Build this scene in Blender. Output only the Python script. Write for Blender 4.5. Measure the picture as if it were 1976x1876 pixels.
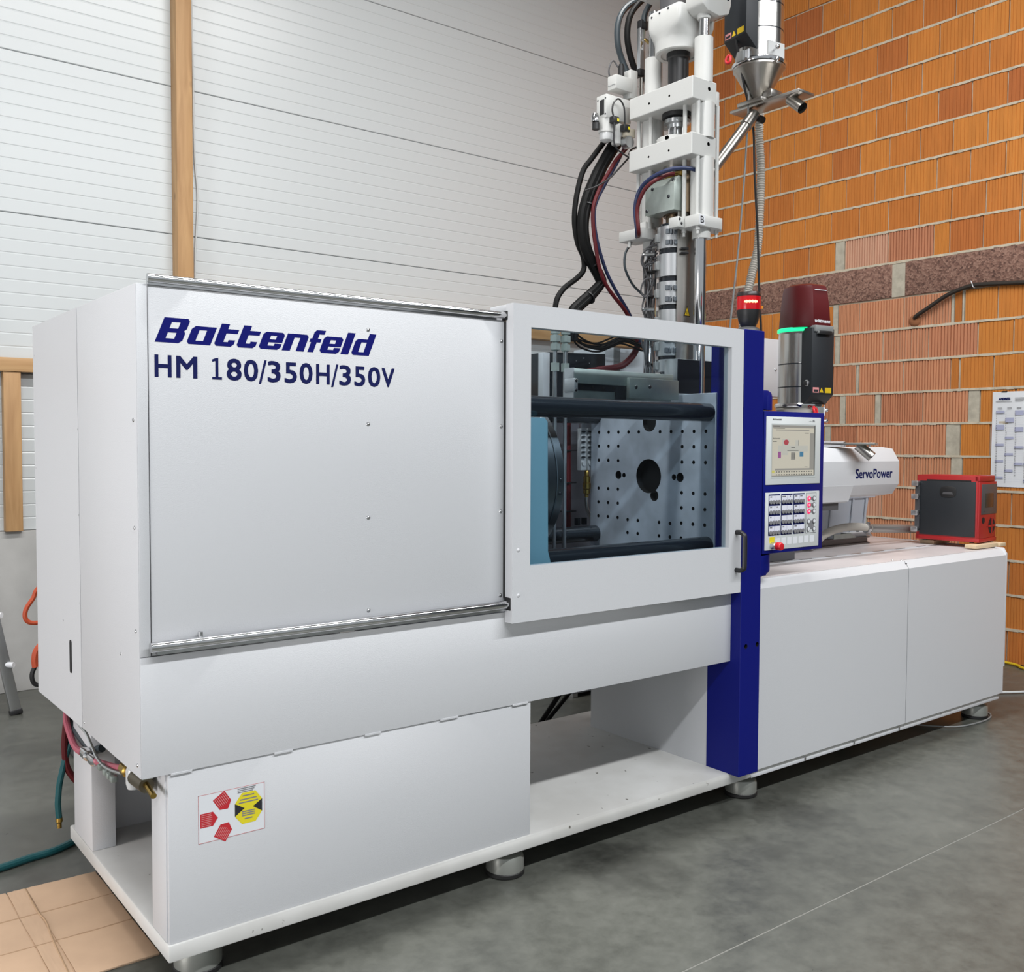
import bpy, bmesh, math, random
from mathutils import Vector, Matrix, geometry
random.seed(7)
for o in list(bpy.data.objects): bpy.data.objects.remove(o)
SC = bpy.context.scene
COL = SC.collection
PI = math.pi

# ------------------------------------------------------------------ camera
cam = bpy.data.cameras.new('camera'); camo = bpy.data.objects.new('camera', cam); COL.objects.link(camo)
cam.sensor_fit = 'HORIZONTAL'; cam.sensor_width = 36.0; cam.lens = 1879.168 / 1976 * 36
cam.clip_start = 0.05; cam.clip_end = 60
_y, _p, _r = math.radians(37.68384), math.radians(2.45454), math.radians(0.26407)
_f = Vector((math.sin(_y)*math.cos(_p), math.cos(_y)*math.cos(_p), -math.sin(_p)))
_rt = Vector((math.cos(_y), -math.sin(_y), 0)); _up = _rt.cross(_f)
_R = _rt*math.cos(_r) + _up*math.sin(_r); _U = -_rt*math.sin(_r) + _up*math.cos(_r)
camo.matrix_world = Matrix(((_R.x, _U.x, -_f.x, -0.82388), (_R.y, _U.y, -_f.y, -2.75093), (_R.z, _U.z, -_f.z, 1.5975), (0, 0, 0, 1)))
SC.camera = camo

# ------------------------------------------------------------------ light
SC.view_settings.view_transform = 'Standard'; SC.view_settings.look = 'None'
SC.view_settings.exposure = 0.0; SC.view_settings.gamma = 1.0; SC.view_settings.use_curve_mapping = False
w = bpy.data.worlds.new('hall_light'); SC.world = w; w.use_nodes = True
w.node_tree.nodes['Background'].inputs[0].default_value = (0.90, 0.96, 1.0, 1)
w.node_tree.nodes['Background'].inputs[1].default_value = 0.52
def area(name, loc, sx, sy, power, rot=(0, 0, 0), color=(1, 0.985, 0.965)):
    l = bpy.data.lights.new(name, 'AREA'); l.shape = 'RECTANGLE'; l.size = sx; l.size_y = sy
    l.energy = power; l.color = color
    o = bpy.data.objects.new(name, l); COL.objects.link(o); o.location = loc; o.rotation_euler = rot
    return o
area('overhead_light', (1.4, -4.6, 6.2), 9.0, 0.3, 800, color=(.97, .985, 1))
area('overhead_light', (1.3, .1, 6.45), 5.6, 0.3, 390)
area('overhead_light', (-5.0, .2, 5.6), 2.5, 0.3, 70, color=(1, .97, .955))  # extra light added out of view to brighten the end panels
area('end_panel_fill', (-5.2, -.3, .95), 1.7, 2.6, 190, rot=(0, -PI/2, 0), color=(1, .955, .95))  # added low fill from the left for the end panels; no opening built

# ------------------------------------------------------------------ materials
def srgb(r, g, b):
    f = lambda c: (c/255/12.92 if c/255 <= .04045 else ((c/255+.055)/1.055)**2.4)
    return (f(r), f(g), f(b))
MATS = {}
def mat(name, color, rough=.5, metal=0.0, var=0.0, vscale=6.0, bump=0.0, bscale=300.0, emit=None, estr=1.0, stretch=None, coat=0.0, spec=None):
    m = bpy.data.materials.new(name); m.use_nodes = True; nt = m.node_tree; b = nt.nodes['Principled BSDF']
    b.inputs['Base Color'].default_value = (*color, 1); b.inputs['Roughness'].default_value = rough; b.inputs['Metallic'].default_value = metal
    if coat: b.inputs['Coat Weight'].default_value = coat
    if spec is not None: b.inputs['Specular IOR Level'].default_value = spec
    if emit: b.inputs['Emission Color'].default_value = (*emit, 1); b.inputs['Emission Strength'].default_value = estr
    if var or bump:
        tc = nt.nodes.new('ShaderNodeTexCoord'); mp = nt.nodes.new('ShaderNodeMapping'); nt.links.new(tc.outputs['Object'], mp.inputs[0])
        if stretch: mp.inputs['Scale'].default_value = stretch
    if var:
        n = nt.nodes.new('ShaderNodeTexNoise'); n.inputs['Scale'].default_value = vscale; n.inputs['Detail'].default_value = 6
        nt.links.new(mp.outputs[0], n.inputs['Vector'])
        r = nt.nodes.new('ShaderNodeMapRange'); r.inputs[1].default_value = .3; r.inputs[2].default_value = .7
        r.inputs[3].default_value = 1-var; r.inputs[4].default_value = 1+var; nt.links.new(n.outputs[0], r.inputs[0])
        mx = nt.nodes.new('ShaderNodeVectorMath'); mx.operation = 'SCALE'; mx.inputs[0].default_value = color
        nt.links.new(r.outputs[0], mx.inputs['Scale']); nt.links.new(mx.outputs[0], b.inputs['Base Color'])
    if bump:
        n2 = nt.nodes.new('ShaderNodeTexNoise'); n2.inputs['Scale'].default_value = bscale; n2.inputs['Detail'].default_value = 2
        nt.links.new(mp.outputs[0], n2.inputs['Vector'])
        bp = nt.nodes.new('ShaderNodeBump'); bp.inputs['Strength'].default_value = bump; bp.inputs['Distance'].default_value = .002
        nt.links.new(n2.outputs[0], bp.inputs['Height']); nt.links.new(bp.outputs[0], b.inputs['Normal'])
    MATS[name] = m
    return m
WHITE = mat('machine_paint', (.575, .585, .605), .42, bump=.25, bscale=420)
WHITE2 = mat('unit_paint', (.50, .505, .49), .38, bump=.12, bscale=200)
WALLP = mat('panel_coating', (.56, .595, .605), .3)
BLUE = mat('blue_paint', (.002, .006, .15), .5, bump=.15, bscale=420, spec=.22)
CHROME = mat('chrome', (.62, .62, .63), .12, 1.0)
STEEL = mat('bright_steel', (.52, .53, .54), .28, 1.0, var=.12, vscale=18)
PLATEN = mat('ground_steel', (.64, .69, .77), .45, .45, var=.2, vscale=7)
DARKBAR = mat('oiled_bar_steel', (.014, .017, .022), .16, 0.0)
STAIN = mat('stainless', (.44, .42, .39), .3, 1.0, var=.06, vscale=10)
SHEET = mat('cover_sheet', (.64, .60, .60), .4, .25, var=.06, vscale=5)
VESSEL = mat('brushed_vessel', (.50, .49, .47), .22, 1.0)
ALU = mat('aluminium', (.62, .63, .64), .35, 1.0)
ALU2 = mat('cast_aluminium', (.60, .61, .62), .45, .2)
DISC = mat('rotary_steel', (.20, .22, .24), .3, 1.0)
GALV = mat('greenish_zinc', (.42, .47, .44), .45, .75, var=.12, vscale=14)
BRONZE = mat('heat_tinted_steel', (.20, .15, .10), .35, 1.0, var=.2, vscale=12)
BRASS = mat('brass', (.45, .30, .08), .3, 1.0)
BLACK = mat('black_plastic', (.012, .012, .013), .42)
ANTH = mat('anthracite_paint', (.012, .015, .019), .5)
RUBBER = mat('black_rubber', (.010, .010, .010), .55)
HOSEK = mat('hose_black', (.004, .004, .004), .55, spec=.16)
GREY = mat('grey_plastic', (.22, .23, .23), .5)
DGREY = mat('dark_grey_plastic', (.07, .07, .075), .5)
PALEBLUE = mat('pale_blue_paint', (.19, .35, .42), .45)
RED = mat('red_paint', (.33, .012, .014), .38)
MAROON = mat('maroon_plastic', (.10, .009, .011), .32)
REDH = mat('red_hose_rubber', (.085, .006, .009), .5, spec=.3)
PINKH = mat('pink_hose_rubber', (.42, .10, .14), .45)
BLUEH = mat('blue_hose_rubber', (.012, .022, .075), .45)
SLATEH = mat('slate_hose_rubber', (.030, .042, .050), .45)
GREENH = mat('green_hose_rubber', (.006, .075, .085), .4)
ORANGEH = mat('orange_cable_sheath', (.45, .07, .025), .5)
YELLOW = mat('yellow_print', (.62, .42, .01), .5)
LEMON = mat('bright_yellow_print', (.72, .62, .02), .5)
PAPER = mat('paper', (.70, .72, .75), .7)
INK = mat('black_print', (.015, .015, .02), .6)
NAVY = mat('navy_print', (.006, .008, .14), .7, spec=.1)
NAVY2 = mat('dark_navy_print', (.010, .014, .085), .7, spec=.1)
REDP = mat('red_print', (.50, .02, .03), .5)
PINKP = mat('pale_red_print', (.62, .25, .25), .6)
GREYP = mat('grey_print', (.20, .20, .21), .6)
LILAC = mat('lilac_print', (.38, .40, .55), .6)
WOOD = None
CARDB = mat('cardboard', (.52, .355, .235), .8, var=.07, vscale=5, bump=.1, bscale=60)
CORRU = mat('hose_pvc', (.50, .47, .42), .45)
HOLE = mat('bore_shade', (.004, .004, .005), .7)  # near-black colour paints the shade inside bores, slots and gaps
BIN = mat('grey_bin_plastic', (.42, .45, .50), .5)
BONE = mat('bezel_grey', (.60, .63, .63), .5)
CREAM = mat('cream_plastic', (.55, .50, .40), .5)
CLEAR = mat('clear_bowl', (.55, .56, .56), .15)
LEDG = mat('green_light_ring', (.05, .8, .4), .4, emit=(.0, .72, .27), estr=1.15)
LEDR = mat('red_beacon_lens', (.35, .003, .006), .2, emit=(.75, .003, .012), estr=.22)
LEDR2 = mat('red_lamp_filament', (1, .3, .1), .3, emit=(1, .42, .2), estr=3)
LEDK = mat('red_key_light', (.8, .02, .08), .3, emit=(1, .02, .10), estr=1.2)
SCREEN = mat('lit_screen', (.05, .05, .05), .3, emit=(.60, .565, .46), estr=.8)
SCR_G = mat('lit_screen_grey', (.03, .03, .03), .3, emit=(.31, .30, .27), estr=.8)
SCR_D = mat('lit_screen_dark', (.02, .02, .02), .3, emit=(.12, .12, .11), estr=.8)
SCR_W = mat('lit_screen_pale', (.05, .05, .05), .3, emit=(.52, .52, .46), estr=.8)
SCR_R = mat('lit_screen_red', (.05, .01, .01), .3, emit=(.42, .07, .09), estr=.8)
SCR_B = mat('lit_screen_blue', (.01, .03, .05), .3, emit=(.07, .20, .32), estr=.8)
SCR_M = mat('lit_screen_purple', (.05, .02, .05), .3, emit=(.30, .10, .26), estr=.8)
SCR_Y = mat('lit_screen_yellow', (.05, .05, .01), .3, emit=(.62, .58, .16), estr=.8)

def node_mat(name):
    m = bpy.data.materials.new(name); m.use_nodes = True; nt = m.node_tree
    return m, nt, nt.nodes['Principled BSDF']
def N(nt, t, **k):
    n = nt.nodes.new(t)
    for a, v in k.items():
        if a in n.inputs: n.inputs[a].default_value = v
        else: setattr(n, a, v)
    return n
def ramp(nt, stops):
    r = nt.nodes.new('ShaderNodeValToRGB'); e = r.color_ramp.elements
    while len(e) > 1: e.remove(e[-1])
    e[0].position = stops[0][0]; e[0].color = (*stops[0][1], 1)
    for p, c in stops[1:]:
        x = e.new(p); x.color = (*c, 1)
    return r
# concrete floor
CONC, nt, b = node_mat('polished_concrete')
tc = N(nt, 'ShaderNodeTexCoord')
n1 = N(nt, 'ShaderNodeTexNoise', Scale=.9, Detail=8.0, Roughness=.62); nt.links.new(tc.outputs['Object'], n1.inputs['Vector'])
n2 = N(nt, 'ShaderNodeTexNoise', Scale=11.0, Detail=8.0, Roughness=.72); nt.links.new(tc.outputs['Object'], n2.inputs['Vector'])
mx = N(nt, 'ShaderNodeMath', operation='MULTIPLY_ADD'); mx.inputs[1].default_value = .45; nt.links.new(n2.outputs[0], mx.inputs[0])
m2 = N(nt, 'ShaderNodeMath', operation='MULTIPLY'); m2.inputs[1].default_value = .55; nt.links.new(n1.outputs[0], m2.inputs[0]); nt.links.new(m2.outputs[0], mx.inputs[2])
rp = ramp(nt, [(.30, (.034, .036, .031)), (.43, (.066, .069, .060)), (.55, (.098, .102, .089)), (.72, (.140, .144, .128))]); nt.links.new(mx.outputs[0], rp.inputs[0])
# oil stains with their own outline
n3 = N(nt, 'ShaderNodeTexNoise', Scale=9.0, Detail=5.0); nt.links.new(tc.outputs['Object'], n3.inputs['Vector'])
prev = rp.outputs[0]
for (sx, sy, sr) in ((1.75, -.16, .20), (2.72, -.22, .13), (1.72, -.02, .10), (2.35, -.42, .10), (-.05, 1.05, .10)):
    d = N(nt, 'ShaderNodeVectorMath', operation='DISTANCE'); d.inputs[1].default_value = (sx, sy, 0); nt.links.new(tc.outputs['Object'], d.inputs[0])
    a = N(nt, 'ShaderNodeMath', operation='MULTIPLY_ADD'); a.inputs[1].default_value = .42; nt.links.new(n3.outputs[0], a.inputs[0]); nt.links.new(d.outputs['Value'], a.inputs[2])
    r = N(nt, 'ShaderNodeMapRange'); r.inputs[1].default_value = sr+.13; r.inputs[2].default_value = sr+.30; r.inputs[3].default_value = .62; r.inputs[4].default_value = 1.0; nt.links.new(a.outputs[0], r.inputs[0])
    s = N(nt, 'ShaderNodeVectorMath', operation='SCALE'); nt.links.new(prev, s.inputs[0]); nt.links.new(r.outputs[0], s.inputs['Scale']); prev = s.outputs[0]
nt.links.new(prev, b.inputs['Base Color'])
rr = N(nt, 'ShaderNodeMapRange'); rr.inputs[3].default_value = .16; rr.inputs[4].default_value = .52; nt.links.new(n2.outputs[0], rr.inputs[0]); nt.links.new(rr.outputs[0], b.inputs['Roughness'])
# painted base plate with scuffs
BASEP, nt, b = node_mat('scuffed_base_paint')
tc = N(nt, 'ShaderNodeTexCoord')
n1 = N(nt, 'ShaderNodeTexNoise', Scale=3.5, Detail=6.0); nt.links.new(tc.outputs['Object'], n1.inputs['Vector'])
rp = ramp(nt, [(.35, (.51, .505, .485)), (.6, (.595, .595, .58))]); nt.links.new(n1.outputs[0], rp.inputs[0])
n2 = N(nt, 'ShaderNodeTexNoise', Scale=26.0, Detail=4.0); nt.links.new(tc.outputs['Object'], n2.inputs['Vector'])
r2 = ramp(nt, [(.70, (1, 1, 1)), (.725, (.25, .24, .22))]); nt.links.new(n2.outputs[0], r2.inputs[0])
mm = N(nt, 'ShaderNodeVectorMath', operation='MULTIPLY'); nt.links.new(rp.outputs[0], mm.inputs[0]); nt.links.new(r2.outputs[0], mm.inputs[1])
nt.links.new(mm.outputs[0], b.inputs['Base Color']); b.inputs['Roughness'].default_value = .4
# bricks
def brick_mat(name, stops, chalk):
    m, nt, b = node_mat(name)
    oi = N(nt, 'ShaderNodeObjectInfo'); rp = ramp(nt, stops); nt.links.new(oi.outputs['Random'], rp.inputs[0])
    tc = N(nt, 'ShaderNodeTexCoord')
    mp = N(nt, 'ShaderNodeMapping'); mp.inputs['Scale'].default_value = (1, 9, 1.3); nt.links.new(tc.outputs['Object'], mp.inputs[0])
    ad = N(nt, 'ShaderNodeVectorMath', operation='ADD'); nt.links.new(mp.outputs[0], ad.inputs[0])
    sc = N(nt, 'ShaderNodeMath', operation='MULTIPLY'); sc.inputs[1].default_value = 40; nt.links.new(oi.outputs['Random'], sc.inputs[0]); nt.links.new(sc.outputs[0], ad.inputs[1])
    n1 = N(nt, 'ShaderNodeTexNoise', Scale=3.0, Detail=4.0); nt.links.new(ad.outputs[0], n1.inputs['Vector'])
    r = N(nt, 'ShaderNodeMapRange'); r.inputs[1].default_value = .3; r.inputs[2].default_value = .7; r.inputs[3].default_value = .90; r.inputs[4].default_value = 1.09; nt.links.new(n1.outputs[0], r.inputs[0])
    s = N(nt, 'ShaderNodeVectorMath', operation='SCALE'); nt.links.new(rp.outputs[0], s.inputs[0]); nt.links.new(r.outputs[0], s.inputs['Scale'])
    n2 = N(nt, 'ShaderNodeTexNoise', Scale=5.5, Detail=7.0, Roughness=.7); nt.links.new(ad.outputs[0], n2.inputs['Vector'])
    rc = N(nt, 'ShaderNodeMapRange'); rc.inputs[1].default_value = chalk; rc.inputs[2].default_value = chalk+.12; nt.links.new(n2.outputs[0], rc.inputs[0])
    mx = N(nt, 'ShaderNodeMix', data_type='RGBA'); mx.inputs[7].default_value = (.50, .40, .31, 1)
    cl = N(nt, 'ShaderNodeMath', operation='MULTIPLY'); cl.inputs[1].default_value = .7; nt.links.new(rc.outputs[0], cl.inputs[0])
    nt.links.new(cl.outputs[0], mx.inputs[0]); nt.links.new(s.outputs[0], mx.inputs[6]); nt.links.new(mx.outputs[2], b.inputs['Base Color'])
    b.inputs['Roughness'].default_value = .85
    n3 = N(nt, 'ShaderNodeTexNoise', Scale=120.0, Detail=2.0); nt.links.new(tc.outputs['Object'], n3.inputs['Vector'])
    bp = N(nt, 'ShaderNodeBump', Strength=.25, Distance=.003); nt.links.new(n3.outputs[0], bp.inputs['Height']); nt.links.new(bp.outputs[0], b.inputs['Normal'])
    return m
BRICK_A = brick_mat('orange_brick', [(0, (.44, .138, .024)), (.3, (.50, .172, .028)), (.62, (.53, .192, .031)), (.85, (.47, .155, .027)), (1, (.38, .110, .026))], .66)
BRICK_B = brick_mat('salmon_brick', [(0, (.46, .185, .095)), (.5, (.54, .24, .125)), (.9, (.50, .215, .11)), (1, (.58, .36, .26))], .70)
MORTAR = mat('mortar', (.50, .44, .34), .95, var=.18, vscale=14, bump=.9, bscale=55)
GREYMORTAR = mat('grey_mortar', (.42, .385, .31), .95, var=.15, vscale=20, bump=1.0, bscale=50)
# wood chip concrete band
CHIP, nt, b = node_mat('wood_chip_board')
tc = N(nt, 'ShaderNodeTexCoord'); v = N(nt, 'ShaderNodeTexVoronoi', Scale=75.0); nt.links.new(tc.outputs['Object'], v.inputs['Vector'])
rp = ramp(nt, [(0, (.07, .035, .027)), (.45, (.20, .105, .078)), (1, (.33, .20, .15))]); nt.links.new(v.outputs['Color'], rp.inputs[0]); nt.links.new(rp.outputs[0], b.inputs['Base Color'])
b.inputs['Roughness'].default_value = .95
bp = N(nt, 'ShaderNodeBump', Strength=.8, Distance=.004); nt.links.new(v.outputs['Distance'], bp.inputs['Height']); nt.links.new(bp.outputs[0], b.inputs['Normal'])
# timber (grain along local axis)
def wood_mat(name, sc, dark, light):
    m, nt, b = node_mat(name)
    tc = N(nt, 'ShaderNodeTexCoord'); mp = N(nt, 'ShaderNodeMapping'); mp.inputs['Scale'].default_value = sc; nt.links.new(tc.outputs['Object'], mp.inputs[0])
    n1 = N(nt, 'ShaderNodeTexNoise', Scale=2.2, Detail=6.0, Distortion=.6); nt.links.new(mp.outputs[0], n1.inputs['Vector'])
    rp = ramp(nt, [(.3, dark), (.5, tuple((a+c)/2 for a, c in zip(dark, light))), (.7, light)]); nt.links.new(n1.outputs[0], rp.inputs[0])
    mp2 = N(nt, 'ShaderNodeMapping'); mp2.inputs['Scale'].default_value = tuple(3.2 if c < 3 else 5.0 for c in sc); nt.links.new(tc.outputs['Object'], mp2.inputs[0])
    v = N(nt, 'ShaderNodeTexVoronoi', Scale=1.0); nt.links.new(mp2.outputs[0], v.inputs['Vector'])
    rk = N(nt, 'ShaderNodeMapRange'); rk.inputs[1].default_value = .05; rk.inputs[2].default_value = .14; rk.inputs[3].default_value = .45; rk.inputs[4].default_value = 1; nt.links.new(v.outputs['Distance'], rk.inputs[0])
    s = N(nt, 'ShaderNodeVectorMath', operation='SCALE'); nt.links.new(rp.outputs[0], s.inputs[0]); nt.links.new(rk.outputs[0], s.inputs['Scale'])
    nt.links.new(s.outputs[0], b.inputs['Base Color']); b.inputs['Roughness'].default_value = .6
    return m
TIMBER_V = wood_mat('spruce_upright', (9, 9, .8), (.36, .20, .085), (.52, .32, .15))
TIMBER_H = wood_mat('spruce_crosswise', (.8, 9, 9), (.40, .23, .10), (.56, .36, .18))
PALLET = wood_mat('pale_softwood', (.9, 6, 9), (.50, .38, .23), (.66, .53, .36))
# plinth concrete
PLINTH = mat('plinth_concrete', (.36, .36, .35), .8, var=.14, vscale=3, bump=.3, bscale=40)
# tinted guard pane: see-through with a mirror-like sheen
GLASS = bpy.data.materials.new('tinted_guard_pane'); GLASS.use_nodes = True; nt = GLASS.node_tree
nt.nodes.remove(nt.nodes['Principled BSDF'])
tr = N(nt, 'ShaderNodeBsdfTransparent', Color=(.84, .90, .935, 1)); gl = N(nt, 'ShaderNodeBsdfGlossy', Roughness=.02); gl.inputs['Color'].default_value = (.9, .9, .9, 1)
lw = N(nt, 'ShaderNodeLayerWeight'); pw = N(nt, 'ShaderNodeMath', operation='POWER'); pw.inputs[1].default_value = 5; nt.links.new(lw.outputs['Facing'], pw.inputs[0])
fr = N(nt, 'ShaderNodeMath', operation='MULTIPLY_ADD'); fr.inputs[1].default_value = .9; fr.inputs[2].default_value = .035; nt.links.new(pw.outputs[0], fr.inputs[0]); ms = N(nt, 'ShaderNodeMixShader')
nt.links.new(fr.outputs[0], ms.inputs[0]); nt.links.new(tr.outputs[0], ms.inputs[1]); nt.links.new(gl.outputs[0], ms.inputs[2]); nt.links.new(ms.outputs[0], nt.nodes['Material Output'].inputs[0])

# ------------------------------------------------------------------ builders
ORG = {}
def catmull(pts, n=6):
    P = [Vector(p) for p in pts]
    if len(P) < 3: return P
    out = []
    for i in range(len(P)-1):
        a = P[i-1] if i else P[0]*2-P[1]; b_, c = P[i], P[i+1]; d = P[i+2] if i+2 < len(P) else P[-1]*2-P[-2]
        for k in range(n):
            t = k/n
            out.append(.5*((2*b_)+(c-a)*t+(2*a-5*b_+4*c-d)*t*t+(3*b_-a-3*c+d)*t**3))
    out.append(P[-1]); return out
class MB:
    def __init__(s): s.bm = bmesh.new()
    def _grid(s, rings, cap=True, closed=True):
        V = [[s.bm.verts.new(p) for p in r] for r in rings]; n = len(V[0])
        for a, b_ in zip(V, V[1:]):
            for i in range(n if closed else n-1):
                j = (i+1) % n
                try: s.bm.faces.new((a[i], a[j], b_[j], b_[i]))
                except ValueError: pass
        if cap:
            for r in (V[0], V[-1]):
                try: s.bm.faces.new(r)
                except ValueError: pass
        return s
    def box(s, x0, x1, y0, y1, z0, z1, bev=0.0, seg=2):
        vs = [s.bm.verts.new(p) for p in ((x0,y0,z0),(x1,y0,z0),(x1,y1,z0),(x0,y1,z0),(x0,y0,z1),(x1,y0,z1),(x1,y1,z1),(x0,y1,z1))]
        fs = [s.bm.faces.new([vs[i] for i in q]) for q in ((3,2,1,0),(4,5,6,7),(0,1,5,4),(1,2,6,5),(2,3,7,6),(3,0,4,7))]
        if bev:
            es = list({e for f in fs for e in f.edges})
            bmesh.ops.bevel(s.bm, geom=es, offset=bev, segments=seg, affect='EDGES', profile=.5)
        return s
    def prism(s, poly, lo, hi, ax='x', bev=0.0):
        # poly: list of 2D points in the plane normal to ax ((y,z), (x,z) or (x,y))
        mk = {'x': lambda p, t: (t, p[0], p[1]), 'y': lambda p, t: (p[0], t, p[1]), 'z': lambda p, t: (p[0], p[1], t)}[ax]
        A = [s.bm.verts.new(mk(p, lo)) for p in poly]; B = [s.bm.verts.new(mk(p, hi)) for p in poly]; n = len(poly)
        fs = [s.bm.faces.new(A[::-1]), s.bm.faces.new(B)]
        for i in range(n): fs.append(s.bm.faces.new((A[i], A[(i+1) % n], B[(i+1) % n], B[i])))
        if bev:
            es = list({e for f in fs for e in f.edges}); bmesh.ops.bevel(s.bm, geom=es, offset=bev, segments=2, affect='EDGES', profile=.5)
        return s
    def cyl(s, p0, p1, r, seg=20, r1=None, cap=True):
        p0, p1 = Vector(p0), Vector(p1); d = (p1-p0).normalized(); r1 = r if r1 is None else r1
        u = d.orthogonal().normalized(); v = d.cross(u)
        if abs(d.z) > .99: u, v = Vector((1, 0, 0)), Vector((0, 1, 0))
        ring = lambda c, q: [c+(u*math.cos(2*PI*i/seg)+v*math.sin(2*PI*i/seg))*q for i in range(seg)]
        return s._grid([ring(p0, r), ring(p1, r1)], cap)
    def lathe(s, prof, c=(0, 0, 0), seg=28, ax='z'):
        c = Vector(c); rings = []
        for r, h in prof:
            ring = []
            for i in range(seg):
                a, q = math.cos(2*PI*i/seg)*max(r, 1e-4), math.sin(2*PI*i/seg)*max(r, 1e-4)
                ring.append(c+(Vector((a, q, h)) if ax == 'z' else Vector((h, a, q)) if ax == 'x' else Vector((a, h, q))))
            rings.append(ring)
        return s._grid(rings)
    def tube(s, pts, r, seg=10, n=6, rf=None):
        P = catmull(pts, n); rings = []; t = (P[1]-P[0]).normalized(); u = t.orthogonal().normalized()
        for i, p in enumerate(P):
            t2 = (P[min(i+1, len(P)-1)]-P[max(i-1, 0)]).normalized(); u = (u-t2*u.dot(t2)).normalized(); v = t2.cross(u)
            q = rf(i) if rf else r
            rings.append([p+(u*math.cos(2*PI*k/seg)+v*math.sin(2*PI*k/seg))*q for k in range(seg)])
        return s._grid(rings)
    def dome(s, c, d, r, h, seg=10):
        c, d = Vector(c), Vector(d).normalized(); u = d.orthogonal().normalized(); v = d.cross(u)
        return s._grid([[c+d*(h*math.sin(a))+(u*math.cos(2*PI*i/seg)+v*math.sin(2*PI*i/seg))*max(r*math.cos(a), 1e-4) for i in range(seg)] for a in (0, .5, 1.05, PI/2)])
    def poly(s, pts, holes=()):
        loops = [[Vector(p) for p in pts]]+[[Vector(p) for p in h] for h in holes]
        flat = [p for l in loops for p in l]; vs = [s.bm.verts.new(p) for p in flat]
        for tri in geometry.tessellate_polygon(loops):
            try: s.bm.faces.new([vs[i] for i in tri])
            except ValueError: pass
        return s
    def quad_y(s, x0, x1, z0, z1, y): return s.poly([(x0,y,z0),(x1,y,z0),(x1,y,z1),(x0,y,z1)])
    def quad_x(s, y0, y1, z0, z1, x): return s.poly([(x,y0,z0),(x,y1,z0),(x,y1,z1),(x,y0,z1)])
    def xf(s, M):
        bmesh.ops.transform(s.bm, matrix=M, verts=s.bm.verts); return s
    def mesh(s, name, m, off=(0, 0, 0), smooth=True):
        bmesh.ops.recalc_face_normals(s.bm, faces=s.bm.faces)
        off = Vector(off)
        for v in s.bm.verts: v.co -= off
        if smooth:
            for e in s.bm.edges: e.smooth = len(e.link_faces) == 2 and e.calc_face_angle(0) < .62
            for f in s.bm.faces: f.smooth = True
        me = bpy.data.meshes.new(name); s.bm.to_mesh(me); s.bm.free()
        for q in (m if isinstance(m, (list, tuple)) else [m]): me.materials.append(q)
        return me
    def out(s, name, m, parent=None, label=None, local=False, smooth=True, kind=None):
        off = Vector((0, 0, 0)) if (local or parent is None) else ORG[parent.name]
        o = bpy.data.objects.new(name, s.mesh(name, m, off, smooth)); COL.objects.link(o)
        ORG[o.name] = off.copy() if not local else Vector((0, 0, 0))
        if parent: o.parent = parent
        if label: o['label'] = label
        if kind: o['kind'] = kind
        return o
def thing(name, label, cat, loc=(0, 0, 0), group=None, rz=0.0):
    o = bpy.data.objects.new(name, None); COL.objects.link(o); o.empty_display_size = .1
    o.location = loc; o.rotation_euler = (0, 0, rz); ORG[o.name] = Vector(loc); o['label'] = label; o['category'] = cat
    if group: o['group'] = group
    return o
def single(mb, name, m, label, cat, group=None, loc=None):
    # a thing that is one mesh; its origin is put at loc
    loc = Vector(loc) if loc else Vector((0, 0, 0))
    o = bpy.data.objects.new(name, mb.mesh(name, m, loc)); COL.objects.link(o); o.location = loc; ORG[o.name] = loc
    o['label'] = label; o['category'] = cat
    if group: o['group'] = group
    return o
def struct(mb, name, m, label=None, smooth=True):
    o = mb.out(name, m, smooth=smooth); o['kind'] = 'structure'
    if label: o['label'] = label
    return o
def cut(o, mb):
    # drill holes: boolean the closed shapes of mb out of o
    me = mb.mesh('cutter', HOLE, ORG[o.name]); c = bpy.data.objects.new('cutter', me); COL.objects.link(c)
    md = o.modifiers.new('holes', 'BOOLEAN'); md.operation = 'DIFFERENCE'; md.object = c; md.solver = 'EXACT'; md.material_mode = 'TRANSFER'
    if o.parent: c.parent = o.parent
    bpy.context.view_layer.update()
    new = bpy.data.meshes.new_from_object(o.evaluated_get(bpy.context.evaluated_depsgraph_get()))
    o.modifiers.clear(); o.data = new; bpy.data.objects.remove(c)
    bm = bmesh.new(); bm.from_mesh(new)
    for f in bm.faces: f.smooth = False
    bm.to_mesh(new); bm.free()
_FONT = {}
def text_mesh(txt, bold=0.0):
    cu = bpy.data.curves.new('lettering', 'FONT'); cu.body = txt; cu.offset = bold; cu.resolution_u = 3; cu.fill_mode = 'FRONT'
    o = bpy.data.objects.new('lettering', cu); COL.objects.link(o); bpy.context.view_layer.update()
    me = bpy.data.meshes.new_from_object(o.evaluated_get(bpy.context.evaluated_depsgraph_get()))
    bpy.data.objects.remove(o); bpy.data.curves.remove(cu)
    return me
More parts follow.
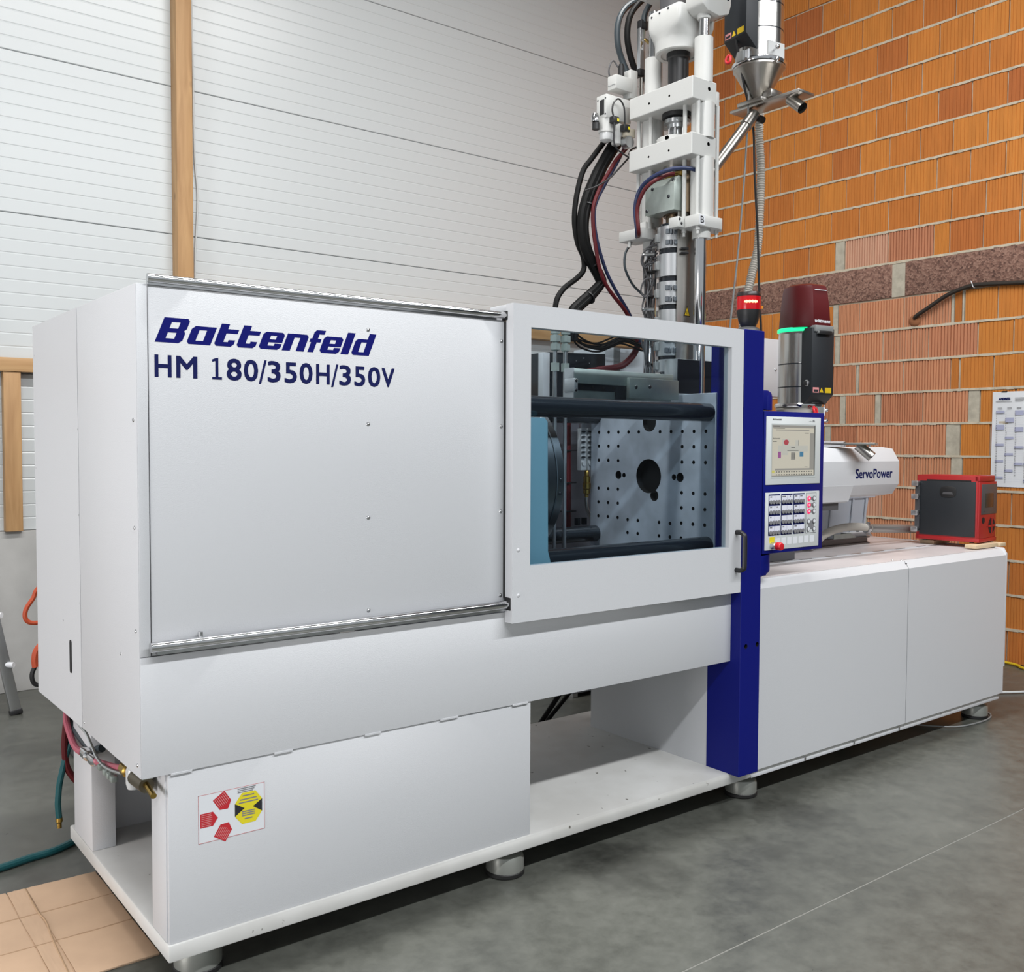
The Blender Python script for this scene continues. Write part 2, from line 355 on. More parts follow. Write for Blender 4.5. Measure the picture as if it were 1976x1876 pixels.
def text_into(mb, txt, x0, x1, y0, y1, place, bold=0.0, shear=0.0, capfit=None, nrm=(0, -1, 0)):
    if bold:   # heavier strokes: overlaid copies a hair apart, all inside the same box
        for k, (dx, dy) in enumerate(((0, 0), (bold, 0), (0, bold), (bold, bold), (bold/2, bold/2))): text_into(mb, txt, x0+dx, x1-bold+dx, y0+dy, y1-bold+dy, lambda x, y, k=k: tuple(Vector(place(x, y))+Vector(nrm)*(.00012*k)), 0, shear, capfit)
        return mb
    # flat lettering scaled into the box x0..x1, y0..y1; place maps (x, y) to a point
    me = text_mesh(txt); vs = [v.co for v in me.vertices]
    if not vs: return mb
    ax, bx = min(v.x for v in vs), max(v.x for v in vs); ay, by = min(v.y for v in vs), max(v.y for v in vs)
    if capfit: ay, by = capfit
    nv = []
    for v in vs:
        ty = (v.y-ay)/(by-ay); y = y0+ty*(y1-y0); x = x0+(v.x-ax)/(bx-ax)*(x1-x0)+shear*(y-y0)
        nv.append(mb.bm.verts.new(place(x, y)))
    for p in me.polygons:
        try: mb.bm.faces.new([nv[i] for i in p.vertices])
        except ValueError: pass
    bpy.data.meshes.remove(me); return mb
def screws(parent, pts, d, r=.006, m=None, name='screw'):
    # dome screw heads sharing one mesh
    me = MB().dome((0, 0, 0), d, r, r*.6).mesh('screw', m or STEEL)
    for p in pts:
        o = bpy.data.objects.new(name, me); COL.objects.link(o); o.parent = parent; o.location = Vector(p)-ORG[parent.name]
def arc_poly(cx, cz, r, n=14): return [(cx+r*math.cos(2*PI*i/n), cz+r*math.sin(2*PI*i/n)) for i in range(n)]
# ================================================================== the hall
YB, XR = 4.10, 6.434          # back wall plane, brick face plane
fl = struct(MB().box(-9, XR+.2, -9, YB+.2, -.20, -.012), 'floor', CONC)
J = -.785
MB().box(-9, XR+.16, J+.003, YB+.16, -.014, 0).out('floor_slab', CONC, fl)
MB().box(-9, XR+.16, -9, J-.003, -.014, 0).out('floor_slab', CONC, fl)
MB().box(-9, XR+.1, J-.004, J+.004, -.01, -.0006).out('joint_filler', mat('joint_sealant', (.17, .17, .155), .8), fl)
struct(MB().box(-9, XR+.2, -9, YB+.2, 6.75, 6.9), 'ceiling', mat('roof_sheet', (.45, .46, .47), .6))

# back wall: sandwich panels with shallow ribs on a concrete plinth
wb = struct(MB().box(-9, XR+.2, YB+.03, YB+.2, 0, 6.75), 'wall_back', WALLP)
def panel(z0, z1):
    pr = [(YB+.03, z0+.002), (YB+.004, z0+.002), (YB, z0+.006)]
    nrib = 11; st = (z1-z0)/(nrib+1)
    for i in range(1, nrib+1):
        z = z0+st*i
        pr += [(YB, z-.006), (YB+.0022, z-.0015), (YB+.0022, z+.0015), (YB, z+.006)]
    pr += [(YB, z1-.006), (YB+.004, z1-.002), (YB+.03, z1-.002)]
    MB().prism(pr, -9, XR+.01, 'x').out('wall_panel', WALLP, wb, smooth=False)
for z0, z1 in ((1.03, 2.035), (2.035, 3.045), (3.045, 4.055), (4.055, 5.06), (5.06, 6.07), (6.07, 6.75)): panel(z0, z1)
MB().box(-9, XR, YB-.035, YB+.03, 0, 1.03, .006).out('plinth', PLINTH, wb)

# brick wall: one mesh of mortar, every brick in front of it
wr = struct(MB().box(XR+.012, XR+.2, -1.1, YB+.03, 0, 6.75), 'wall_right', MORTAR)
def brick_mesh(name, width, h, ribs, m, gw, gd):
    # fluted face towards -x; local origin at the lower near corner of the face
    pr = [(.05, .004), (.002, .004), (0, .006)]
    for i in range(1, ribs):
        y = width*i/ribs
        pr += [(0, y-gw/2), (gd, y-gw/4), (gd, y+gw/4), (0, y+gw/2)]
    pr += [(0, width-.006), (.002, width-.004), (.05, width-.004)]
    return MB().prism(pr, 0, h, 'z').mesh(name, m, smooth=False)
HB = .2375
MA = [brick_mesh('brick', .262, HB, r, BRICK_A, .0045, .0035) for r in (9, 10, 12)]
MBR = [brick_mesh('brick', .395, HB, r, BRICK_B, .010, .011) for r in (15, 16, 17)]
count = 0
stuffm = []
def lay(y0, y1, z, kind, solo):
    # one brick from y0 to y1 on the bed at z
    global count
    lib, wd = (MA, .262) if kind == 'A' else (MBR, .395)
    me = random.choice(lib); dx = random.uniform(-.0025, .002)
    if solo and count < 290:
        o = bpy.data.objects.new('brick', me); COL.objects.link(o); o.parent = wr
        o.location = (XR+dx, y0+.0015, z+.0035+random.uniform(-.001, .001)); o.scale = (1, (y1-y0-.003)/wd, 1); count += 1
    else: stuffm.append((me, XR+dx, y0+.0015, z+.004, (y1-y0-.003)/wd))
def course(z, segs, fill_to, fill_from, phase):
    # explicit pieces first, then whole orange bricks to the far corner and to the near side
    lim = z < 4.72+.46*.5
    for k, a, b_ in segs:
        if k in 'AB': lay(a, b_, z, k, True)
        else:
            MB().box(XR+.001, XR+.03, a+.002, b_-.002, z, z+.25).out('mortar_fill', GREYMORTAR, wr)
    def solo(y0):
        if z > 3.06: return z < 4.75+.46*(y0-.3) and y0 > .25
        return y0 > .22 and (z > 1.2 or y0 < 2.0) and not (y0 < 3.6 and y0 > 2.6 and z < 1.9)
    y = fill_from
    while y < fill_to-.02:
        e = min(y+.2645, fill_to); lay(y, e, z, 'A', solo(y)); y = e
    y = segs[-1][1] if segs else fill_from
    while y > -.75:
        lay(y-.2645, y, z, 'A', solo(y-.2645)); y -= .2645
C0 = .254
low = {
 10: [('A', 2.19, 2.288), ('M', 2.136, 2.184), ('B', 1.937, 2.134), ('B', 1.540, 1.935), ('B', 1.145, 1.538), ('M', 1.121, 1.143), ('A', 1.062, 1.119), ('M', 1.042, 1.060), ('A', .790, 1.040), ('A', .528, .788)],
 9: [('B', 2.165, 2.29), ('M', 2.115, 2.163), ('B', 1.719, 2.113), ('B', 1.326, 1.717), ('B', .936, 1.324), ('A', .671, .934), ('A', .408, .669)],
 8: [('A', 2.174, 2.290), ('B', 1.957, 2.172), ('M', 1.930, 1.955), ('B', 1.534, 1.928), ('B', 1.138, 1.532), ('A', 1.077, 1.136), ('A', .809, 1.065), ('A', .545, .807)],
 7: [('B', 2.107, 2.31), ('M', 2.050, 2.105), ('B', 1.777, 2.048), ('M', 1.725, 1.775), ('B', 1.361, 1.723), ('B', .995, 1.359), ('M', .907, .993), ('A', .645, .905), ('A', .383, .643)],
 6: [('M', 2.190, 2.25), ('B', 1.940, 2.188), ('B', 1.541, 1.938), ('B', 1.165, 1.539), ('M', 1.052, 1.163), ('A', .823, 1.050), ('A', .56, .821)],
 5: [('B', 1.90, 2.29), ('B', 1.51, 1.898), ('B', 1.12, 1.508), ('M', 1.03, 1.118), ('A', .77, 1.028), ('A', .508, .768)],
 4: [('B', 2.09, 2.48), ('B', 1.70, 2.088), ('B', 1.31, 1.698), ('B', .92, 1.308), ('A', .655, .918)],
 3: [('M', 1.83, 1.90), ('B', 1.44, 1.828), ('B', 1.05, 1.438), ('A', .79, 1.048), ('A', .53, .788)],
 2: [('A', 1.18, 1.44), ('A', .92, 1.178), ('A', .66, .918)], 1: [('A', 1.05, 1.31), ('A', .79, 1.048), ('A', .53, .788)], 0: [('A', 1.18, 1.44), ('A', .92, 1.178), ('A', .66, .918)]}
for c in range(11):
    segs = low[c]; course(c*C0, segs, YB+.02, max(s[2] for s in segs)+.001, 0)
up0 = [('M', 2.085, 2.175), ('B', 1.69, 2.083), ('B', 1.30, 1.688), ('A', 1.175, 1.298), ('A', .913, 1.173)]
Z1 = 3.075
for c in range(14):
    z = Z1+c*C0
    if c == 0: course(z, up0, YB+.02, 2.176, 0)
    else:
        ph = 2.346 if c % 2 == 0 else 2.221
        course(z, [('A', ph-.2645, ph)], YB+.02, ph, 0)
# ring beam of wood-chip shuttering boards
for a, b_ in ((1.645, YB+.02), (-1.05, 1.53),):
    MB().box(XR-.004, XR+.03, a, b_, 11*C0+.002, Z1-.012, .003).out('chip_board', CHIP, wr)
MB().box(XR+.0, XR+.03, 1.53, 1.645, 11*C0, Z1-.005).out('mortar_fill', GREYMORTAR, wr)
# the bricks past the ones laid singly
bm = bmesh.new()
cache = {}
V = []; F = []; MI = []
for me, x, y, z, s in stuffm:
    base = len(V); V += [(v.co.x+x, v.co.y*s+y, v.co.z+z) for v in me.vertices]
    F += [[base+i for i in p.vertices] for p in me.polygons]; MI += [0 if me in MA else 1]*len(me.polygons)
bm.free()
me = bpy.data.meshes.new('brick_rest'); me.from_pydata(V, [], F); me.materials.append(BRICK_A); me.materials.append(BRICK_B); me.polygons.foreach_set('material_index', MI)
o = bpy.data.objects.new('brick_rest', me); COL.objects.link(o); o.parent = wr; o['kind'] = 'stuff'
# squeezed-out mortar along the bed joints
rnd = random.Random(3)
mb = MB()
for c in list(range(1, 11))+[('u', k) for k in range(0, 9)]:
    z = c*C0 if isinstance(c, int) else Z1+c[1]*C0
    y = .3
    while y < 3.9:
        l = rnd.uniform(.025, .10); h = rnd.uniform(.010, .015)
        mb.box(XR-.003-rnd.uniform(0, .004), XR+.02, y, y+l, z-h, z+.004+rnd.uniform(0, .002), .0)
        y += l*rnd.uniform(.92, 1.02)
mb.out('mortar_squeeze', MORTAR, wr, kind='stuff')

# unseen dark slats added past the bricks to darken reflections in the pane
dg = struct(MB().box(XR+.06, XR+.16, -9, -1.1, 0, 6.75), 'reflection_backdrop', mat('backdrop_anthracite', (.018, .019, .022), .6))
for k in range(12): MB().box(XR+.05, XR+.07, -8.9, -1.15, .02+k*.56, .56+k*.56, .004).out('backdrop_panel', MATS['backdrop_anthracite'], dg)
# ================================================================== the moulding machine
mc = thing('injection_moulding_machine', 'long white two-component injection moulding machine with blue post, standing on levelling feet', 'machine', (2.5, .56, 0))
bp_ = MB().box(.069, 4.93, 0, 1.118, .1065, .158, .006).out('base_plate', BASEP, mc)
ft = MB().lathe([(.012, 0), (.070, 0), (.074, .004), (.074, .016), (.070, .02)], seg=32)
fm = MB().lathe([(.071, .018), (.071, .062), (.066, .076), (.052, .084), (.016, .086), (.016, .1065)], seg=36)
frm = ft.mesh('rubber_pad', RUBBER); fbm = fm.mesh('levelling_foot', mat('foot_casting', (.30, .31, .285), .4, .5))
for x, y in ((.20, .155), (1.345, .115), (2.705, .115), (4.835, .11), (.20, 1.0), (2.7, 1.0), (4.83, 1.0)):
    o = bpy.data.objects.new('levelling_foot', fbm); COL.objects.link(o); o.parent = mc; o.location = Vector((x, y-.025, 0))-ORG[mc.name]
    r = bpy.data.objects.new('rubber_pad', frm); COL.objects.link(r); r.parent = o

# --- lower cabinet under the clamp
MB().box(.074, 1.397, .006, .022, .158, .655, .002).out('base_cabinet_panel', WHITE, mc)
MB().box(.071, .16, .022, .149, .158, .655, .003).out('support_post', WHITE, mc)
MB().box(.071, .152, .813, 1.055, .158, .655, .003).out('support_post', WHITE, mc)
MB().box(.16, 1.397, .978, .990, .158, .655).out('rear_sheet', WHITE, mc)
MB().box(1.375, 1.395, .022, .978, .158, .655).out('inner_sheet', WHITE, mc)
MB().prism([(.03, .655), (.03, .57), (.10, .655)], .09, .096, 'x').out('gusset', WHITE, mc)
# hazard sticker: white field, three red arrows, yellow hexagon
Y = .0052
sk = MB().quad_y(.160, .363, .430, .574, Y).out('hazard_sticker', PAPER, mc, 'white sticker with three red arrow panels and a yellow and black hexagon')
fr_ = MB()
for a in ((.160, .363, .572, .5735), (.160, .363, .4305, .432), (.160, .1615, .43, .574), (.3615, .363, .43, .574)): fr_.quad_y(*a, Y-.0004)
fr_.out('sticker_border', PINKP, sk, kind='stuff')
def arrow(cx, cz, ang, s=.0245):
    pts = [(-1, -.85), (.55, -.85), (1.15, 0), (.55, .85), (-1, .85)]; c, q = math.cos(ang), math.sin(ang)
    f = lambda p: (cx+s*(p[0]*c-p[1]*q), Y-.0005, cz+s*(p[0]*q+p[1]*c))
    MB().poly([f(p) for p in pts]).out('red_arrow', REDP, sk)
    b = MB()
    for k in range(7):
        v = -.7+k*.22
        b.poly([tuple(Vector(f((u, w_)))+Vector((0, -.0004, 0))) for u, w_ in ((-.85, v), (.5-.3*abs(v), v), (.5-.3*abs(v), v+.07), (-.85, v+.07))])
    b.out('arrow_text', PINKP, sk, kind='stuff')
arrow(.190, .497, .0); arrow(.234, .541, -1.0); arrow(.236, .452, 1.0)
hx, hz = .312, .507
hexp = [(hx-.042, hz+.018), (hx-.020, hz+.047), (hx+.022, hz+.047), (hx+.043, hz+.018), (hx+.043, hz-.020), (hx+.022, hz-.047), (hx-.020, hz-.047), (hx-.042, hz-.020)]
MB().poly([(x, Y-.0005, z) for x, z in hexp]).out('yellow_hexagon', LEMON, sk)
b = MB(); b.poly([(hx-.042, Y-.0009, hz+.018), (hx-.042, Y-.0009, hz-.020), (hx-.012, Y-.0009, hz)]).out('black_wedge', INK, sk); MB().poly([(hx+.043, Y-.0009, hz+.018), (hx+.043, Y-.0009, hz-.020), (hx+.014, Y-.0009, hz)]).out('black_wedge', INK, sk)
b = MB()
for z, a in ((.036, .018), (.025, .026), (.016, .030), (-.012, .020), (-.018, .020), (-.024, .020), (-.034, .012)): b.quad_y(hx-a, hx+a, hz+z, hz+z+.0035, Y-.0009)
for k in range(3): b.quad_y(.279, .335-.004*k, .567-k*.0055, .5695-k*.0055, Y-.0009)
b.out('sticker_text', GREYP, sk, kind='stuff')

# --- beam panel and clamp housing
MB().box(.0, 2.509, 0, .0034, .656, .998, .001).out('lower_front_panel', WHITE, mc)
MB().box(.002, 2.509, .02, 1.25, .66, .668).out('underside_sheet', WHITE, mc)
cl = MB()
for a, b_ in ((.081, .142), (.394, .454), (.706, .764), (.997, 1.07), (1.31, 1.38)): cl.box(a, b_, -.0015, .004, .651, .6575, .0006, 1)
cl.out('panel_clip', WHITE, mc, kind='stuff')
MB().box(.0, .029, .0, .0034, 1.0, 2.034, .001).out('corner_strip', WHITE, mc)
hp = MB().box(.032, 1.290, .002, .02, 1.0, 2.032, .002).out('housing_panel', WHITE, mc)
screws(hp, [(.72, .002, z) for z in (1.96, 1.66, 1.36, 1.06)]+[(1.252, .002, z) for z in (1.96, 1.66, 1.36, 1.06)], (0, -1, 0), .007)
ep1 = MB().box(-.002, .014, .0035, .623, .656, 2.034, .002).out('end_panel', WHITE, mc)
ep2 = MB().prism([(.627, .656), (1.262, .648), (1.256, .95), (1.268, 2.030), (.627, 2.034)], -.002, .014, 'x').out('end_panel', WHITE, mc)
MB().prism([(.76+.0125*math.cos(t), (.915 if math.sin(t) > 0 else .825)+.012*math.sin(t)) for t in [2*PI*i/16+.01 for i in range(16)]], -.004, -.001, 'x').out('grip_slot', HOLE, ep2)  # raised near-black inset, the slot's inner shade put into its colour
screws(ep1, [(-.002, .03, z) for z in (1.66, 1.36, 1.07, .69)]+[(0, .18, .98), (0, .60, .68)], (-1, 0, 0), .006)
screws(ep2, [(0, .86, .98), (0, .632, 1.64), (0, .632, 1.36), (0, .632, 1.07), (0, 1.24, 1.92), (0, 1.245, 1.5)], (-1, 0, 0), .005)
MB().box(.004, 1.27, .022, 1.25, 2.012, 2.024).out('top_sheet', WHITE, mc)
MB().box(.016, 1.27, 1.25, 1.262, .66, 2.02).out('rear_sheet', WHITE, mc)
MB().dome((1.46, .5, 2.024+.06), (0, 0, 1), .05, .055).cyl((1.46, .5, 1.70), (1.46, .5, 2.084), .03, 12).out('valve_cap', NAVY2, mc)
MB().box(.02, .07, 1.20, 1.24, 2.024, 2.045, .004).out('lifting_lug', WHITE, mc)

# lettering on the housing: heavy slanted house letters, then the type designation
def rr_(pts): return pts
G = {
 'B': ([(0,0),(.93,0),(1.05,.12),(1.05,.40),(.97,.50),(1.05,.58),(1.05,.90),(.95,1),(0,1)], [[(.36,.17),(.70,.17),(.70,.41),(.36,.41)], [(.36,.58),(.70,.58),(.70,.83),(.36,.83)]]),
 'a': ([(.10,0),(1,0),(1,.74),(.12,.74),(0,.62),(0,.1)], [[(.33,.15),(.64,.15),(.64,.59),(.33,.59)]]),
 't': ([(.1,0),(.70,0),(.80,.1),(.80,.27),(.52,.27),(.52,.18),(.34,.18),(.34,.54),(.80,.54),(.80,.72),(.34,.72),(.34,.93),(0,.93),(0,.1)], []),
 'e': ([(.1,0),(.76,0),(.86,.1),(.86,.26),(.57,.26),(.57,.16),(.32,.16),(.32,.30),(.86,.30),(.86,.64),(.76,.74),(.1,.74),(0,.64),(0,.1)], [[(.32,.43),(.56,.43),(.56,.59),(.32,.59)]]),
 'n': ([(0,0),(.32,0),(.32,.58),(.55,.58),(.55,0),(.87,0),(.87,.64),(.77,.74),(0,.74)], []),
 'f': ([(.10,0),(.43,0),(.43,.44),(.64,.44),(.64,.60),(.43,.60),(.43,.80),(.72,.80),(.72,.98),(.20,.98),(.10,.88),(.10,.60),(0,.60),(0,.44),(.10,.44)], []),
 'l': ([(0,0),(.33,0),(.33,.98),(0,.98)], []),
 'd': ([(.1,0),(.86,0),(.86,1),(.54,1),(.54,.74),(.1,.74),(0,.64),(0,.1)], [[(.30,.15),(.55,.15),(.55,.59),(.30,.59)]])}
def house_letters(mb, x0, z0, hgt, sx, place, shear=.40):
    spans = [.049,.123,.136,.206,.215,.273,.282,.340,.350,.418,.425,.496,.503,.545,.547,.614,.621,.648,.657,.722]
    for k, ch in enumerate('Battenfeld'):
        o_, hs = G[ch]; wd = max(p[0] for p in o_); a, b_ = (spans[2*k]-.049)*sx, (spans[2*k+1]-.049)*sx
        f = lambda p: place(x0+a+(b_-a)*p[0]/wd+shear*p[1]*hgt, z0+p[1]*hgt)
        mb.poly([f(p) for p in o_], [[f(p) for p in h] for h in hs])
    return mb
pl = lambda x, z: (x, .0012, z)
house_letters(MB(), .049, 1.877, .070, 1.0, pl).out('house_lettering', NAVY, hp)
b = MB()
for ch, x0, x1, z0, z1 in (('H',.048,.095,1.780,1.842),('M',.108,.168,1.780,1.842),('1',.210,.240,1.780,1.842),('8',.254,.299,1.779,1.843),('0',.306,.350,1.779,1.843),('/',.352,.377,1.773,1.844),
                           ('3',.380,.421,1.779,1.843),('5',.434,.474,1.779,1.842),('0',.483,.526,1.779,1.843),('H',.538,.584,1.780,1.842),('/',.589,.614,1.773,1.844),('3',.617,.658,1.779,1.843),('5',.670,.709,1.779,1.842),('0',.719,.764,1.779,1.843),('V',.769,.817,1.780,1.842)):
    if ch == '1':
        b.poly([pl(x, z) for x, z in ((x0+.001, z0), (x1, z0), (x1, z0+.0075), (x1-.0105, z0+.0075), (x1-.0105, z1), (x0+.012, z1), (x0+.001, z1-.005), (x0+.001, z1-.0115), (x1-.0195, z1-.009), (x1-.0195, z0+.0075), (x0+.001, z0+.0075))])
    else: text_into(b, ch, x0, x1, z0, z1, pl, bold=.0032 if ch != '/' else .0008)
b.out('type_lettering', NAVY2, hp, kind='stuff')

# sliding-door rails
rt_ = MB().cyl((.028, -.006, 2.050), (1.262, -.006, 2.050), .012).box(.03, 1.262, -.004, .012, 2.032, 2.046).out('guide_rail', CHROME, mc)
rl = MB().cyl((.020, -.026, 1.030), (1.275, -.026, 1.030), .0145).out('guide_rail', CHROME, mc)
MB().box(.04, 1.275, -.022, 0, 1.006, 1.020).out('rail_bracket', STEEL, rl)
MB().cyl((.165, -.012, 1.04), (.165, -.012, 1.056), .007, 12).out('rail_stop', STEEL, rl)

# --- sliding guard door
def frame(x0, x1, z0, z1, a, b_, c_, d, y0, y1, bev):
    mb = MB(); bm = mb.bm
    def loop(y, X0, X1, Z0, Z1): return [bm.verts.new(p) for p in ((X0,y,Z0),(X1,y,Z0),(X1,y,Z1),(X0,y,Z1))]
    of, inf = loop(y0, x0, x1, z0, z1), loop(y0, a, b_, c_, d); ob, inb = loop(y1, x0, x1, z0, z1), loop(y1, a, b_, c_, d)
    fs = []
    for i in range(4):
        j = (i+1) % 4
        fs += [bm.faces.new((of[i], of[j], inf[j], inf[i])), bm.faces.new((ob[j], ob[i], inb[i], inb[j])), bm.faces.new((of[j], of[i], ob[i], ob[j])), bm.faces.new((inf[i], inf[j], inb[j], inb[i]))]
    es = [e for e in bm.edges if len(e.link_faces) == 2 and e.calc_face_angle(0) > 1]
    bmesh.ops.bevel(bm, geom=es, offset=bev, segments=3, affect='EDGES', profile=.5)
    return mb
df = frame(1.263, 2.505, .965, 2.090, 1.343, 2.427, 1.163, 2.011, -.053, -.012, .004).out('door_frame', WHITE, mc)
MB().box(1.263, 2.50, -.013, .085, 2.066, 2.088, .003).out('door_hood', WHITE, df)
MB().prism([(-.012, 2.066), (.085, 2.066), (.085, 2.03), (.022, 2.03), (.022, 2.062), (-.012, 2.062)], 1.263, 1.275, 'x').out('door_hood', WHITE, df)
MB().box(1.264, 1.27, -.012, .012, 1.05, 2.03).out('door_seal', RUBBER, df)
MB().box(1.2615, 1.268, -.046, -.008, 1.008, 1.056, .004).out('rail_opening', HOLE, df)  # solid block, the dark of the rail notch painted on
MB().box(1.2615, 1.268, -.022, .008, 2.032, 2.066, .004).out('rail_opening', HOLE, df)
gp = MB().box(1.33, 2.44, -.034, -.029, 1.15, 2.02).out('window_pane', GLASS, mc)
hd = MB().tube([(2.474, -.052, 1.226), (2.474, -.075, 1.226), (2.474, -.092, 1.218), (2.474, -.098, 1.20), (2.474, -.098, 1.09), (2.474, -.092, 1.072), (2.474, -.075, 1.064), (2.474, -.052, 1.064)], .0105, 10, 5).out('door_handle', BLACK, mc)
screws(df, [(1.289, -.053, 1.224), (1.290, -.053, 1.063)], (0, -1, 0), .007, WHITE)
MB().box(2.507, 2.516, -.048, -.03, 1.0, 1.04).out('latch', BLACK, df)

# --- blue post
po = MB().box(2.509, 2.641, -.055, .13, .155, 2.093, .003).out('post', BLUE, mc)
c = MB(); c.cyl((2.545, -.09, .725), (2.545, 0, .725), .011, 12); c.cyl((2.622, -.09, .725), (2.622, 0, .725), .011, 12); cut(po, c)

# --- injection-side cabinet
MB().box(2.511, 2.526, .0, .898, .158, .997).out('cabinet_side', WHITE, mc)
prf = [(-.015, .143), (-.015, .960), (.012, .997), (.03, .997), (.03, .143)]
cp1 = MB().prism(prf, 2.645, 3.9045, 'x').out('cabinet_panel', WHITE, mc)
cp2 = MB().prism(prf, 3.9105, 4.962, 'x').out('cabinet_panel', WHITE, mc)
MB().box(3.90, 3.915, .0, .02, .15, .985).out('panel_gap', HOLE, mc)
MB().prism([(-.016, .30), (-.016, .968), (.004, 1.002), (.9, 1.002), (.9, .30)], 4.962, 4.978, 'x', .002).out('cabinet_side', WHITE, mc)
MB().box(2.53, 4.955, .885, .898, .158, .985).out('cabinet_rear', WHITE, mc)
MB().box(2.66, 4.94, -.004, .0, .1075, .122, .001).out('cabinet_skirt', WHITE, mc)
MB().box(2.642, 4.955, .032, .325, .986, .998).out('cover_sheet', SHEET, mc)
MB().box(2.642, 4.955, .347, .90, .988, 1.0).out('cover_sheet', SHEET, mc)
MB().box(2.645, 4.72, .320, .352, .990, 1.0006).out('hinge_strip', WHITE, mc)
for k in range(9):
    a = 2.66+k*.226
    MB().box(a, a+.115, .322, .350, .996, 1.0025, .001, 1).out('hinge_leaf', WHITE, mc)
    MB().cyl((a+.115, .336, 1.0005), (a+.226, .336, 1.0005), .0028, 8).out('hinge_pin', STEEL, mc)
screws(cp2, [(3.915, .03, .998), (3.86, .05, 1.0), (2.80, .06, .999)], (0, 0, 1), .006)
b = MB()
for x in (3.05, 3.45, 3.86): b.box(x, x+.012, -.007, -.002, .112, .128, .001, 1)
b.out('skirt_clip', STEEL, mc, kind='stuff')

# --- clamp: tie bars, platens, rotary table
for y, z in ((.135, 1.742), (.135, 1.152), (.865, 1.742), (.865, 1.152)):
    MB().cyl((1.28, y, z), (2.56, y, z), .040, 28).out('tie_bar', DARKBAR, mc)
fp = MB().box(2.50, 2.70, .092, .902, 1.09, 1.828, .002).out('fixed_platen', PLATEN, mc)
yc, gy = .495, .0695
zs = {1: 1.659, 2: 1.590, 3: 1.520, 4: 1.380, 5: 1.311, 6: 1.241, 7: 1.172}
c = MB(); D = .03
def bore(y, z, r, d=D, seg=10): c.cyl((2.49, y, z), (2.50+d, y, z), r, seg)
for k in range(11):
    y = yc+(5-k)*gy
    if k != 5: bore(y, zs[1], .0088)
    for row in (2, 3, 4, 5, 6, 7):
        if k < 3 and row < 7 or k > 7 and row < 8: bore(y, zs[row], .0088)
        if row in (6, 7) and k in (3, 4, 6, 7): bore(y, zs[row]-.006*(row == 6), .0088)
bore(.70, 1.450, .021, seg=16); bore(.662, 1.450, .012); bore(.335, 1.450, .014); bore(.297, 1.450, .022, seg=16)
bore(.497, 1.450, .081, .17, 32)
c2 = MB(); c2.cyl((2.49, .458, 1.362), (2.56, .458, 1.345), .026, 16)
c3 = MB().box(2.49, 2.53, .452, .538, 1.70, 1.84, .0); c4 = MB().cyl((2.49, .495, 1.702), (2.53, .495, 1.702), .043, 18)
cut(fp, c); cut(fp, c2); cut(fp, c3); cut(fp, c4)
MB().box(2.535, 2.69, .30, .70, 1.25, 1.66).out('bore_backing', HOLE, mc)
mp_ = MB().prism([(1.02, .08), (1.555, .08), (1.53, .08), (1.53, .92), (1.30, .92), (1.30, .08)], 1.1, 1.7, 'z')
mp_.bm.free(); mp_ = MB().prism([(1.30, 1.10), (1.553, 1.10), (1.553, 1.135), (1.530, 1.192), (1.530, 1.682), (1.514, 1.698), (1.30, 1.698)], .075, .92, 'y', .003).out('moving_platen', PALEBLUE, mc)
MB().lathe([(.05, 1.53), (.336, 1.53), (.34, 1.534), (.34, 1.644), (.337, 1.647), (.05, 1.647)], (0, .5, 1.462), 64, 'x').out('rotary_table', DISC, mc)
rt2 = MB().lathe([(.05, 1.650), (.337, 1.650), (.34, 1.653), (.34, 1.685), (.336, 1.689), (.05, 1.689)], (0, .5, 1.462), 64, 'x').out('rotary_table', DISC, mc)
screws(rt2, [(1.668, .160, 1.46), (1.668, .165, 1.405)], (0, -1, 0), .008, DARKBAR)
MB().box(1.28, 2.50, .30, .72, 1.02, 1.055).out('clamp_bed', DARKBAR, mc)
MB().box(1.272, 3.05, 1.104, 1.116, .70, 1.79).out('rear_guard_sheet', mat('rear_guard_paint', (.13, .13, .15), .5), mc)
MB().box(2.335, 2.380, 1.085, 1.125, 1.79, 2.065, .003).out('rear_guard_post', WHITE, mc)
MB().box(2.305, 2.325, 1.085, 1.10, 1.10, 1.79).out('rear_guard_post', WHITE, mc)
db = MB().prism([(2.384, 1.10), (2.684, 1.0), (2.684, 1.3), (2.384, 1.3)], 1.80, 2.07, 'z').out('dark_guard_pane', mat('dark_pane', (.018, .020, .024), .12), mc)
screws(db, [(2.53, 1.05, 2.03), (2.57, 1.038, 2.045), (2.60, 1.028, 2.02)], (0, -1, 0), .003)
jb = MB().box(2.686, 2.985, 1.0, 1.25, 1.86, 2.107, .002).out('junction_box', WHITE, mc)
MB().box(2.745, 2.79, .996, 1.0, 1.86, 2.107).out('box_seam', GREY, jb)
MB().box(2.55, 2.556, .06, .09, 1.05, 1.83).out('inner_guard_edge', STEEL, mc)

